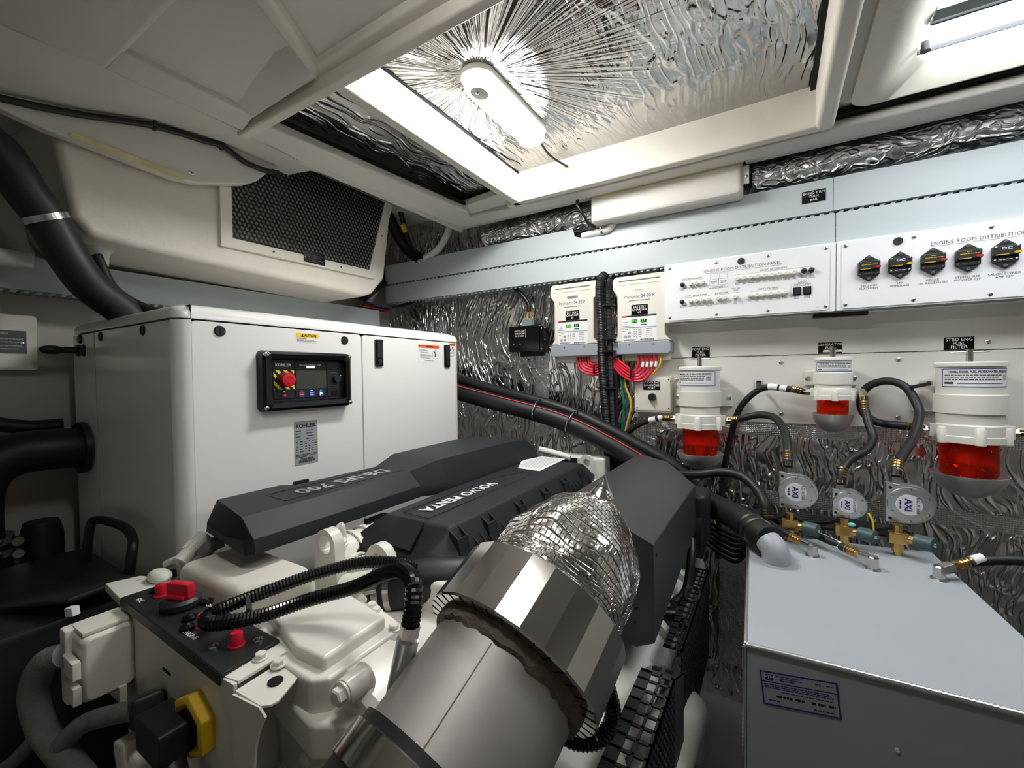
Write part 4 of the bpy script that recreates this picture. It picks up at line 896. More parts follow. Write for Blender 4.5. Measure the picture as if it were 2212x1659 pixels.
for a in (-0.209, -0.178):
    for x0, x1, y0, y1 in ((a, a + 0.026, 1.7035, 1.7255), (a - 0.003, a + 0.0285, 1.6805, 1.7035)):
        for q in ((x0, x1, y0 - 0.0003, y0 + 0.0003), (x0, x1, y1 - 0.0003, y1 + 0.0003), (x0 - 0.0003, x0 + 0.0003, y0, y1), (x1 - 0.0003, x1 + 0.0003, y0, y1)): m_.box(*q, BX, BX + 0.0004)
o = m_.build('relay_outline', 'greyink', P1, smooth=False); o['kind'] = 'stuff'
for a in (-0.1965, -0.1650): T('BLOWER\nRELAY', a, 1.692, 0.0062)
T('BLOWER RELAYS\nMOUNTED BEHIND PANEL', -0.180, 1.672, 0.0056)
for t, a, b in (('BLOWER\nMAIN', -0.310, 1.678), ('BLWR\n1', -0.280, 1.678), ('BLWR\n2', -0.258, 1.678), ('BLWR\n3', -0.236, 1.678), ('AUTO B\nMAIN', -0.311, 1.6105), ('FWD\nPUMP', -0.280, 1.6105), ('MID\nPUMP', -0.258, 1.6105), ('AFT\nPUMP', -0.237, 1.6105), ('BILGE\nHI-WTR\nFLOATS', -0.215, 1.609), ('CKPT\nSWITCH', -0.182, 1.6105), ('CKPT\nBOX', -0.159, 1.6105), ('24V\nACP\nMAIN', -0.124, 1.6095)): T(t, a, b, 0.0056)
for k, t in enumerate(('D-SUMP\nPUMP', 'HOSE\nREEL', 'CKPT\nGRINDER', 'HORN\nRELAY', 'CKPT\nTABLE', 'TRANS\nWATCH', 'CKPT\nTBLSW', 'TRANS\nHATSW', 'TRIM\nTABS')): T(t, -0.117 + 0.0221 * k, 1.678, 0.0054)
T('PATIO\nWNDW', 0.088, 1.679, 0.0056); T('SUN\nROOF\nMOTOR', 0.110, 1.677, 0.0056)
for k, t in enumerate(('SPOTLT\nLTS', 'STRIP\nLTS', 'ENG\nLTS', 'COURTSY\nLTS', 'UNDRWTR\nLTS', 'ENG RM\nLTS')): T(t, -0.076 + 0.0222 * k, 1.6115, 0.0056)
T('CKPT\nGRILL', 0.067, 1.607, 0.006); T('GALLEY\nSTOVE', 0.098, 1.607, 0.006)
lines(WALL, [(0.115, 0.132, 1.5665)], BX, 0.0015, 'greyink', 'small_print', P1)
# hexagonal breakers
for k, (t, m) in enumerate((('24V SWIM\nPLATFORM', 'red'), ('24V\nWINDLASS', 'yellow'), ('HOUSE\n12V ACCESSORY', 'red'), ('STEREO SUB\nWOOFER 12V', 'red'), ('SALON STEREO\nAMP 12V', 'yellow'))):
    a, b = 0.263 + 0.0767 * k, 1.6815
    bk = MB(WALL).prism([(a, b + 0.043), (a - 0.0275, b + 0.021), (a - 0.0275, b - 0.021), (a, b - 0.043), (a + 0.0275, b - 0.021), (a + 0.0275, b + 0.021)], BX, BX + 0.010).build('breaker', 'black', P2, bevel=0.002)
    MB(WALL).rrect(a - 0.0275, a + 0.0275, b - 0.006, b + 0.022, BX + 0.010, BX + 0.020, 0.003, 2).build('raised_cover', 'black', bk, bevel=0.0025)
    MB(WALL).rrect(a - 0.0265, a + 0.0265, b - 0.023, b - 0.010, BX + 0.010, BX + 0.012, 0.002, 2).build('lower_cover', 'black', bk)
    MB(WALL).rrect(a + 0.014, a + 0.029, b - 0.003, b + 0.003, BX + 0.019, BX + 0.024, 0.0025, 3).build('trip_lever', m, bk, bevel=0.001)
    MB(WALL).box(a - 0.022, a + 0.004, b - 0.0045, b - 0.0025, BX + 0.020, BX + 0.0206).build('rating_stripe', 'yellow', bk)
    if m == 'yellow': text('lettering', 'DC', 0.010, WALL, a, b + 0.0135, BX + 0.0206, 'whiteink', bk, sx=1.5, bold=0.0002)
    else: lines(WALL, [(a - 0.006, a + 0.006, b + 0.0155), (a - 0.020, a + 0.020, b + 0.0095)], BX + 0.0203, 0.0018, 'yellow', 'small_print', bk)
    lines(WALL, [(a - 0.013, a + 0.013, b - 0.0165)], BX + 0.0121, 0.0018, 'whiteink' if m == 'yellow' else 'greyink', 'small_print', bk)
    for da, db in ((0, 0.034), (0, -0.034)): screw(WALL.p(a + da, b + db, BX + 0.010), -Y, 0.0048, bk, 'greyink', 'mounting_screw')
    for da, db in ((-0.022, 0.018), (0.022, 0.018), (-0.022, -0.0175), (0.022, -0.0175)): screw(WALL.p(a + da, b + db, BX + (0.020 if db > 0 else 0.012)), -Y, 0.0028, bk, 'screw' if m == 'yellow' else 'greyink', 'rivet')
    text('lettering', t, 0.0092, WALL, a + 0.001, 1.6215, BX + 0.0002, 'greyink', P2, line=0.95, space=1.05)
hb = MB(WALL).rrect(0.115, 0.265, 1.532, 1.5468, 0.09, 0.125, 0.004, 3).build('strip_lamp', 'blackshine', bevel=0.002); tag(hb, 'flat black strip lamp under the joint of the two distribution panels', 'lamp')

# engraved signs over the filters
sign('PORT ENG\nFUEL\nFILTER', -0.294, -0.225, 1.411, 1.453, 'black engraved sign reading PORT ENG FUEL FILTER', WALL, 0.0182, 0.0135, line=0.9)
sign('GENERATOR\nFUEL\nFILTER', 0.138, 0.207, 1.412, 1.452, 'black engraved sign reading GENERATOR FUEL FILTER', WALL, 0.0182, 0.0130, line=0.9)
sign('STBD ENG\nFUEL\nFILTER', 0.472, 0.542, 1.412, 1.453, 'black engraved sign reading STBD ENG FUEL FILTER', WALL, 0.0182, 0.0135, line=0.9)
# ================================================================== fuel filters
def shell(ax, ay, r, t0, t1, z0, z1, d, name, m, parent, n=24):
    """curved strip on a vertical cylinder; angles in degrees from straight out (-Y) towards +X"""
    mb = MB(); rings = []
    for k in range(n + 1):
        t = math.radians(t0 + (t1 - t0) * k / n); c, s_ = math.sin(t), -math.cos(t)
        rings.append([V((ax + c * (r + q), ay + s_ * (r + q), z)) for q, z in ((0, z0), (d, z0), (d, z1), (0, z1))])
    return mb.loft(rings).build(name, m, parent, ang=50)
def curved_text(body, size, ax, ay, r, tmid, z, m, parent, sx=1.0, bold=0.0):
    o = text('lettering', body, size, WORLD, 0, 0, 0, m, None, bold=bold, d=0.0001)
    for v in o.data.vertices:
        t = math.radians(tmid) + v.co.x * sx / r; q = r + v.co.z
        v.co = (ax + math.sin(t) * q, ay - math.cos(t) * q, z + v.co.y)
    attach(o, parent); return o

def fuel_filter(ax, ay, r, zs, t0, t1, label, body_txt):
    """zs: handle top, lid top, lid bottom, collar top, collar bottom, head top, head bottom, bowl bottom, drip bottom"""
    zh, zl, zlb, c1, c0, h1, h0, zb, zd = zs
    F = thing('fuel_filter', label, 'fuel filter', (ax, ay, zd), 'turbine fuel filters')
    MB().lathe([(r * 0.97, h1 - 0.004), (r * 0.97, zlb)], (ax, ay, 0), Z, 40).build('canister', 'eng', F)
    MB().lathe([(r * 1.0, zlb), (r * 1.035, zlb + 0.002), (r * 1.035, zl - 0.003), (r * 1.0, zl), (r * 0.4, zl + 0.001)], (ax, ay, 0), Z, 40).build('lid', 'eng', F)
    MB().lathe([(r * 0.98, c0), (r * 1.045, c0 + 0.002), (r * 1.045, c1 - 0.002), (r * 0.98, c1)], (ax, ay, 0), Z, 40, cap=False).build('collar', 'eng', F)
    hd = MB().lathe([(r * 0.9, h0 - 0.001), (r * 1.06, h0), (r * 1.06, h0 + (h1 - h0) * 0.35), (r * 1.03, h0 + (h1 - h0) * 0.4), (r * 1.03, h1 - 0.004), (r * 0.98, h1)], (ax, ay, 0), Z, 40).build('filter_head', 'eng', F)
    for k in range(5):
        t = math.radians(-60 + 62 * k); x, y = ax + math.sin(t) * r * 1.02, ay - math.cos(t) * r * 1.02
        MB().lathe([(r * 0.17, h0 - 0.002), (r * 0.17, h1 - 0.014), (r * 0.12, h1 - 0.008)], (x, y, 0), Z, 14).build('boss', 'eng', hd)
    hz_ = (h0 + h1) / 2 + 0.004
    for sgn in (-1, 1):
        MB().obox((ax + sgn * r * 1.0, ay, hz_), X, Z, r * 0.42, r * 0.5, (h1 - h0) * 0.72).build('port_boss', 'eng', hd, bevel=0.003)
        MB().lathe([(0.0125, r * 1.16), (0.0125, r * 1.16 + 0.016)], (ax, ay, hz_), X * sgn, 6).build('port_nut', 'nickel', hd)
    bw = MB().lathe([(r * 0.85, h0), (r * 0.85, zb + 0.012), (r * 0.78, zb), (0.002, zb - 0.002)], (ax, ay, 0), Z, 40, cap=False)
    bw.lathe([(0.002, zb + 0.001), (r * 0.74, zb + 0.004), (r * 0.815, zb + 0.014), (r * 0.815, h0)], (ax, ay, 0), Z, 40, cap=False)
    bw.build('sediment_bowl', 'amber', F)
    mid = zb + (h0 - zb) * 0.45
    MB().lathe([(r * 0.25, h0), (r * 0.30, mid + (h0 - mid) * 0.65), (r * 0.70, mid + 0.004), (r * 0.76, mid), (r * 0.76, mid - 0.004), (r * 0.72, mid - 0.008), (r * 0.2, mid - 0.012), (r * 0.12, zb + 0.006)], (ax, ay, 0), Z, 32).build('turbine', 'ember', F)
    rim = zb + 0.004
    dr = MB().lathe([(r * 1.12, rim), (r * 1.13, rim + 0.003), (r * 1.10, rim + 0.003), (r * 1.02, rim - 0.018), (r * 0.80, rim - 0.040), (r * 0.5, zd + 0.012), (r * 0.1, zd + 0.008)], (ax, ay, 0), Z, 40, cap=False)
    dr.lathe([(r * 1.12, rim), (r * 1.04, rim - 0.020), (r * 0.82, rim - 0.043), (r * 0.5, zd + 0.008), (r * 0.16, zd + 0.004), (r * 0.14, zd), (0.002, zd)], (ax, ay, 0), Z, 40, cap=False)
    dr.build('drip_bowl', 'bowlsteel', F)
    MB().cyl((ax, ay, zl), (ax, ay, zh), 0.0085).build('handle_stem', 'steel', F)
    a_ = math.radians(12); L_ = r * 0.52
    MB().tube([(ax - L_ * math.cos(a_), ay + L_ * math.sin(a_), zh - 0.010), (ax + L_ * math.cos(a_), ay - L_ * math.sin(a_), zh - 0.010)], 0.0048).build('tee_handle', 'steel', F)
    lz1 = zlb - 0.004; lz0 = c1 + (0.022 if r > 0.06 else 0.003)
    MB().box(ax - r * 1.45, ax + r * 1.45, 1.915, 1.932, c0 - 0.006, c1 + 0.006).build('mounting_bracket', 'eng', F, bevel=0.003)
    MB().box(ax - r * 0.5, ax + r * 0.5, ay + r * 0.8, 1.92, c0, c1).build('bracket_stem', 'eng', F)
    for s_ in (-1, 1): screw((ax + s_ * r * 1.28, 1.915, (c0 + c1) / 2), (0, -1, 0), 0.009, F, 'nickel')
    rl = r * 0.97
    lb_ = shell(ax, ay, rl, t0, t1, lz0, lz1, 0.0006, 'maker_label', 'paper', F); lab(lb_, 'silver white label with blue border')
    for z0, z1 in ((lz0, lz0 + 0.0022), (lz1 - 0.0022, lz1)): shell(ax, ay, rl + 0.0006, t0, t1, z0, z1, 0.0003, 'blue_border', 'blueink', lb_)
    for q0, q1 in ((t0, t0 + 2.0), (t1 - 2.0, t1)): shell(ax, ay, rl + 0.0006, q0, q1, lz0, lz1, 0.0003, 'blue_border', 'blueink', lb_, 3)
    h = lz1 - lz0; tm = (t0 + t1) / 2; arc = math.radians(t1 - t0) * rl
    curved_text(body_txt, h * 0.165, ax, ay, rl + 0.0008, tm, lz1 - h * 0.19, 'ink', lb_, sx=arc * 0.92 / (h * 0.165 * 0.60 * len(body_txt)), bold=0.0003)
    m_ = MB()
    for k in range(3):
        z = lz1 - h * (0.36 + 0.12 * k); q = t0 + 6
        while q < t1 - 40:
            wd = random.uniform(3, 8)
            m_.loft([[V((ax + math.sin(math.radians(q + wd * j / 3)) * (rl + e), ay - math.cos(math.radians(q + wd * j / 3)) * (rl + e), zz)) for e, zz in ((0.0006, z - h * .03), (0.0009, z - h * .03), (0.0009, z + h * .03), (0.0006, z + h * .03))] for j in range(4)]); q += wd + 1.2
    o = m_.build('small_print', 'greyink', lb_); o['kind'] = 'stuff'
    shell(ax, ay, rl + 0.0006, t0 + 6, t0 + 24, lz0 + h * 0.16, lz0 + h * 0.27, 0.0003, 'maker_mark', 'ink', lb_, 6)
    shell(ax, ay, rl + 0.0006, t0 + 30, t1 - 30, lz0 + h * 0.17, lz0 + h * 0.22, 0.0003, 'print_line', 'greyink', lb_, 10)
    ringo = shell(ax, ay, rl + 0.0006, t1 - 30, t1 - 16, lz0 + h * 0.38, lz0 + h * 0.66, 0.0003, 'approval_mark', 'silverlabel', lb_, 6)
    return F, hz_
big = (1.410, 1.371, 1.356, 1.2755, 1.217, 1.187, 1.132, 1.028, 0.962)
Ff1, hz1 = fuel_filter(-0.2480, 1.825, 0.0745, big, -85, 55, 'white turbine fuel filter with red bowl beneath the PORT ENG sign', '1000MA DIESEL FUEL FILTER/WATER SEPARATOR')
Ff2, hz2 = fuel_filter(0.1720, 1.835, 0.0525, (1.428, 1.396, 1.382, 1.344, 1.302, 1.292, 1.251, 1.196, 1.135), -64, 78, 'small white fuel filter with red bowl beneath the GENERATOR sign', '500MAM DIESEL FUEL FILTER/WATER SEPARATOR')
Ff3, hz3 = fuel_filter(0.5030, 1.825, 0.0760, big, -65, 76, 'white turbine fuel filter with red bowl beneath the STBD ENG sign', '1000MA DIESEL FUEL FILTER/WATER SEPARATOR')

# ------------------------------------------------------------------ fuel hoses with brass ends
def brass_end(p, d, parent, r=0.0105, L=0.05):
    d = V(d).normalized(); p = V(p); mb = MB(); n = 7
    prof = [(r * 0.75, 0)]
    mb.lathe([(r * 1.1, 0.0), (r * 1.1, L * 0.28)], p, d, 6)
    pr_ = [(r * 0.85, L * 0.28)]
    for k in range(4):
        h = L * (0.34 + 0.165 * k); pr_ += [(r * 0.9, h), (r * 1.18, h + L * 0.03), (r * 1.18, h + L * 0.09), (r * 0.9, h + L * 0.12)]
    mb.lathe(pr_, p, d, 18)
    return mb.build('brass_fitting', 'brass', parent)
def hose(pts, label, r=0.0115, ends=(True, True), marks=(), name='fuel_hose', m='rubber', group='fuel hoses'):
    H_ = thing(name, label, 'hose', pts[0], group)
    MB().tube(pts, r, 14, 10).build('hose', m, H_)
    P = [V(q) for q in pts]
    if ends[0]: brass_end(P[0] - (P[1] - P[0]).normalized() * 0.004, P[1] - P[0], H_, r * 0.95)
    if ends[1]: brass_end(P[-1] - (P[-1] - P[-2]).normalized() * 0.002, P[-2] - P[-1], H_, r * 0.95)
    sp = smooth_path(pts, 10)
    for f0, f1 in marks:
        i0, i1 = int(f0 * (len(sp) - 1)), max(int(f0 * (len(sp) - 1)) + 1, int(f1 * (len(sp) - 1)))
        MB().tube(sp[i0:i1 + 1], r * 1.06, 14, raw=True).build('marker_sleeve', 'paper', H_)
    return H_
h_ = hose([(0.092, 1.835, 1.276), (0.070, 1.83, 1.282), (0.040, 1.835, 1.286), (-0.017, 1.85, 1.292), (-0.062, 1.87, 1.270), (-0.110, 1.88, 1.212), (-0.137, 1.89, 1.128), (-0.159, 1.90, 1.025), (-0.171, 1.90, 0.912), (-0.184, 1.90, 0.798), (-0.19, 1.90, 0.6)], 'black fuel hose curving down from the left port of the generator filter', ends=(True, False), marks=((0.20, 0.245), (0.255, 0.30)))
k = MB().tube([(-0.05, 1.90, 1.300), (-0.05, 1.872, 1.296), (-0.05, 1.86, 1.275)], 0.006).build('hose_clip', 'black', h_); MB().obox((-0.050, 1.925, 1.302), X, Z, 0.016, 0.014, 0.024).build('clip_pad', 'black', h_)
hose([(-0.147, 1.825, 1.165), (-0.12, 1.82, 1.17), (-0.098, 1.81, 1.177), (-0.045, 1.79, 1.193), (0.001, 1.75, 1.189), (0.027, 1.69, 1.160), (0.036, 1.63, 1.123), (0.0375, 1.59, 1.09), (0.0375, 1.572, 1.055)], 'black fuel hose from the port filter down to the first filter pump', r=0.0125)
hose([(0.251, 1.80, 1.262), (0.252, 1.79, 1.229), (0.258, 1.76, 1.180), (0.264, 1.73, 1.140), (0.242, 1.68, 1.107), (0.198, 1.63, 1.083), (0.174, 1.59, 1.056), (0.168, 1.572, 1.018)], 'black fuel hose from the generator filter elbow down to the middle pump', r=0.0115)
hose([(0.400, 1.825, 1.166), (0.37, 1.82, 1.170), (0.340, 1.82, 1.173), (0.294, 1.85, 1.177), (0.262, 1.88, 1.204), (0.255, 1.885, 1.251), (0.275, 1.885, 1.294), (0.321, 1.88, 1.313), (0.364, 1.86, 1.295), (0.388, 1.83, 1.238), (0.384, 1.795, 1.197), (0.354, 1.72, 1.140), (0.316, 1.64, 1.102), (0.296, 1.59, 1.076), (0.291, 1.572, 1.052)], 'black fuel hose looping once round on its way to the stbd filter', r=0.0125)
hose([(-0.349, 1.825, 1.165), (-0.375, 1.822, 1.164), (-0.409, 1.82, 1.161), (-0.477, 1.83, 1.136), (-0.542, 1.85, 1.090), (-0.60, 1.87, 1.022), (-0.655, 1.89, 0.945), (-0.66, 1.90, 0.7)], 'black fuel hose leaving the port filter towards the conduit column', ends=(True, False), marks=((0.22, 0.28), (0.30, 0.36)))
hose([(0.606, 1.825, 1.166), (0.65, 1.82, 1.166), (0.75, 1.82, 1.16), (0.95, 1.83, 1.10)], 'black fuel hose leaving the right port of the stbd filter', ends=(True, False))
hose([(-0.40, 1.75, 0.93), (-0.34, 1.73, 0.955), (-0.234, 1.70, 0.975), (-0.157, 1.70, 0.992), (-0.091, 1.68, 0.986), (-0.044, 1.64, 0.954), (-0.023, 1.60, 0.921), (-0.014, 1.58, 0.86)], 'black fuel hose passing under the drip bowl of the port filter', r=0.016, ends=(False, True))
# elbow on the generator filter's right port
el = thing('pipe_elbow', 'nickel elbow on the right port of the generator filter', 'pipe fitting', (0.245, 1.83, 1.27))
MB().tube([(0.238, 1.833, 1.276), (0.248, 1.828, 1.278), (0.251, 1.818, 1.274), (0.251, 1.803, 1.262)], 0.0115).build('elbow', 'nickel', el)
# cable tie with clip beside the loop
ct = MB().obox((0.398, 1.845, 1.30), (1, 0.3, 0.25), Z, 0.05, 0.012, 0.010).build('hose_clip', 'black'); tag(ct, 'black clip holding the looped fuel hose to the white board', 'clip')
MB().cyl((0.42, 1.85, 1.306), (0.42, 1.932, 1.306), 0.0085).build('clip_bolt', 'steel', ct)

# ------------------------------------------------------------------ big striped hose and its companion
sh = thing('striped_hose', 'thick black hose with a red stripe running from generator to tank', 'hose', (-0.5, 1.6, 1.0))
HP = [(-1.75, 1.70, 1.345), (-1.50, 1.69, 1.305), (-1.326, 1.685, 1.262), (-1.099, 1.70, 1.212), (-0.919, 1.73, 1.171), (-0.762, 1.745, 1.126), (-0.621, 1.75, 1.068), (-0.485, 1.75, 1.002), (-0.339, 1.74, 0.931), (-0.230, 1.68, 0.895), (-0.146, 1.57, 0.894), (-0.078, 1.45, 0.901), (-0.034, 1.365, 0.901), (-0.008, 1.325, 0.899)]
MB().tube(HP, 0.039, 24, 10).build('hose', 'rubber', sh)
MB().tube([V(p) + V((0.012, -0.022, 0.0325)) for p in HP[:-1]], 0.0022, 6, 10).build('red_stripe', 'redline', sh)
for (a, b, t) in ((11, 12, 0.6), (11, 12, 0.95)):
    q = V(HP[a]).lerp(V(HP[b]), t); d = (V(HP[b]) - V(HP[a])).normalized(); MB().cyl(q - d * 0.006, q + d * 0.006, 0.0415, n=28).build('hose_clamp', 'steel', sh)
    MB().obox(q + V((0.01, -0.036, 0.026)), d, Z, 0.022, 0.012, 0.014).build('clamp_screw', 'steel', sh)
ch = MB().tube([(-1.75, 1.76, 1.40), (-1.5, 1.76, 1.36), (-1.345, 1.755, 1.317), (-1.135, 1.775, 1.262), (-0.95, 1.79, 1.222), (-0.785, 1.80, 1.176), (-0.638, 1.805, 1.118), (-0.50, 1.805, 1.055), (-0.353, 1.80, 0.985), (-0.25, 1.79, 0.92)], 0.026, 16, 10).build('companion_hose', 'rubber'); tag(ch, 'thinner black hose strapped along the back of the striped hose', 'hose')
for i, f in ((3, 0.95), (5, 0.0)):
    q = V(HP[i]).lerp(V(HP[i + 1]), f) + V((0, 0.022, 0.010)); d = (V(HP[i + 1]) - V(HP[i])).normalized()
    mb = MB(); u, v, _ = ortho(d); u = V((0, 1, 0)) - d * d.y; u.normalize(); v = d.cross(u)
    mb.tube([q + u * (0.068 * math.cos(2 * PI * k / 28)) + v * (0.052 * math.sin(2 * PI * k / 28)) for k in range(29)], 0.0032, 8, raw=True, cap=False)
    o = mb.build('hose_hanger', 'steel'); tag(o, 'steel wire ring hanger round the striped hose, ' + ('the one nearer the generator' if i == 3 else 'the one nearer the conduit column'), 'hanger', 'hose hangers')

# ------------------------------------------------------------------ fuel tank
tk = thing('fuel_tank', 'grey welded aluminium fuel tank with a blue bordered maker plate', 'tank', (0.15, 1.2, 0.0))
TP = [(-0.043, 0.886), (0.42, 0.908), (0.372, 1.60), (-0.066, 1.52)]
MB().prism(TP, 0.0, 0.85).build('tank_body', 'tank', tk, bevel=0.005, seg=3)
def bead(p0, p1, n, r, name='weld_bead'):
    p0, p1 = V(p0), V(p1); d = (p1 - p0).normalized(); Q = [p0.lerp(p1, k / n) for k in range(n + 1)]
    MB().tube(Q, lambda t, i: r * (1.0 if i % 2 else 0.78), 8, raw=True).build(name, 'weld', tk, ang=80)
bead((-0.043, 0.884, 0.851), (0.42, 0.906, 0.851), 150, 0.0058)
bead((-0.045, 0.886, 0.85), (-0.045, 0.886, 0.0), 200, 0.004)
bead((-0.044, 0.886, 0.851), (-0.067, 1.52, 0.851), 150, 0.0038)
FT = Frame((-0.021, 0.8866, 0.811), V((0.1135, 0.0054, 0.0135)).normalized(), V((-0.0135 * 0.9, 0, 0.1135)).normalized(), -Y)
FT.n = FT.u.cross(FT.v).normalized()
pl = MB(FT).box(0, 0.114, -0.060, 0, 0.0004, 0.0012).build('maker_plate', 'silverlabel', tk); lab(pl, 'silver plate with navy border')
m_ = MB(FT)
for q in ((0, 0.114, -0.0025, 0), (0, 0.114, -0.06, -0.0575), (0, 0.0025, -0.06, 0), (0.1115, 0.114, -0.06, 0), (0, 0.114, -0.0195, -0.018)): m_.box(*q, 0.0012, 0.0016)
m_.build('navy_border', 'navy', pl, smooth=False)
MB(FT).rrect(0.007, 0.021, -0.016, -0.005, 0.0012, 0.0016, 0.003, 3).build('shield_logo', 'navy', pl); text('lettering', 'FTM', 0.0085, FT, 0.014, -0.0102, 0.0017, 'whiteink', pl)
lines(FT, [(0.024, 0.060, -0.0065), (0.030, 0.064, -0.010), (0.030, 0.052, -0.0135), (0.082, 0.090, -0.009), (0.098, 0.108, -0.009)], 0.0012, 0.0018, 'navy', 'small_print', pl)
lines(FT, [(0.005, 0.100, -0.023), (0.005, 0.104, -0.026), (0.005, 0.106, -0.029), (0.030, 0.104, -0.034)], 0.0012, 0.0016, 'navy', 'small_print', pl)
lines(FT, [(0.022, 0.046, -0.0425), (0.050, 0.066, -0.0425), (0.074, 0.080, -0.0425), (0.083, 0.094, -0.0425), (0.098, 0.108, -0.0425)], 0.0012, 0.004, 'ink', 'small_print', pl)
lines(FT, [(0.010, 0.026, -0.051), (0.076, 0.106, -0.053)], 0.0012, 0.002, 'ink', 'small_print', pl)
o = MB().fcyl(0, 0, 0, 0.001, 0.003); o = MB().cyl((0.17, 0.8955, 0.742), (0.17, 0.893, 0.742), 0.003).build('paint_fleck', 'paper', tk)
# filler neck
fn = MB().tube([(0.006, 1.300, 0.849), (0.006, 1.300, 0.872), (0.0, 1.307, 0.888), (-0.012, 1.322, 0.898)], 0.0325, 24).build('filler_neck', 'tank', tk)
for z in (0.852,): MB().lathe([(0.038, 0.849), (0.034, 0.856)], (0.006, 1.30, 0), Z, 24).build('neck_weld', 'tank', tk)
# tank fittings
def tank_fit(p, d, label, tail, marks=()):
    p = V(p); T_ = thing('tank_fitting', label, 'pipe fitting', p)
    MB().lathe([(0.017, 0.0), (0.015, 0.004)], p, Z, 16).build('weld_pad', 'weld', T_)
    MB().lathe([(0.0125, 0.003), (0.0125, 0.030), (0.010, 0.034)], p, Z, 8).build('hex_body', 'nickel', T_, ang=20)
    d = V(d).normalized(); q = p + Z * 0.022
    MB().obox(q + d * 0.014, d, Z, 0.034, 0.022, 0.022).build('elbow_arm', 'nickel', T_, bevel=0.004)
    brass_end(q + d * 0.028, d, T_, 0.0095, 0.045)
    MB().tube([q + d * 0.06] + [V(t) for t in tail], 0.0105, 12).build('hose', 'rubber', T_)
    for f0, f1 in marks: MB().cyl(q + d * f0, q + d * f1, 0.0113).build('marker_sleeve', 'paper', T_)
tank_fit((0.090, 1.405, 0.85), (-0.62, 0.70, 0.06), 'nickel elbow with a short brass hose end beside the filler neck', [(0.015, 1.50, 0.878), (-0.06, 1.66, 0.86), (-0.2, 1.78, 0.80)])
tank_fit((0.213, 1.383, 0.85), (-0.66, 0.74, 0.03), 'nickel elbow with a white marked hose on the tank top', [(0.105, 1.50, 0.878), (0.04, 1.58, 0.873), (-0.03, 1.68, 0.86), (-0.1, 1.8, 0.8)], ((0.085, 0.118), (0.125, 0.155)))
tank_fit((0.338, 1.395, 0.85), (0.85, 0.35, 0.35), 'nickel elbow with a hose leaving past the tank edge', [(0.43, 1.43, 0.902), (0.52, 1.45, 0.91), (0.7, 1.50, 0.90), (0.9, 1.6, 0.85)], ((0.072, 0.095),))

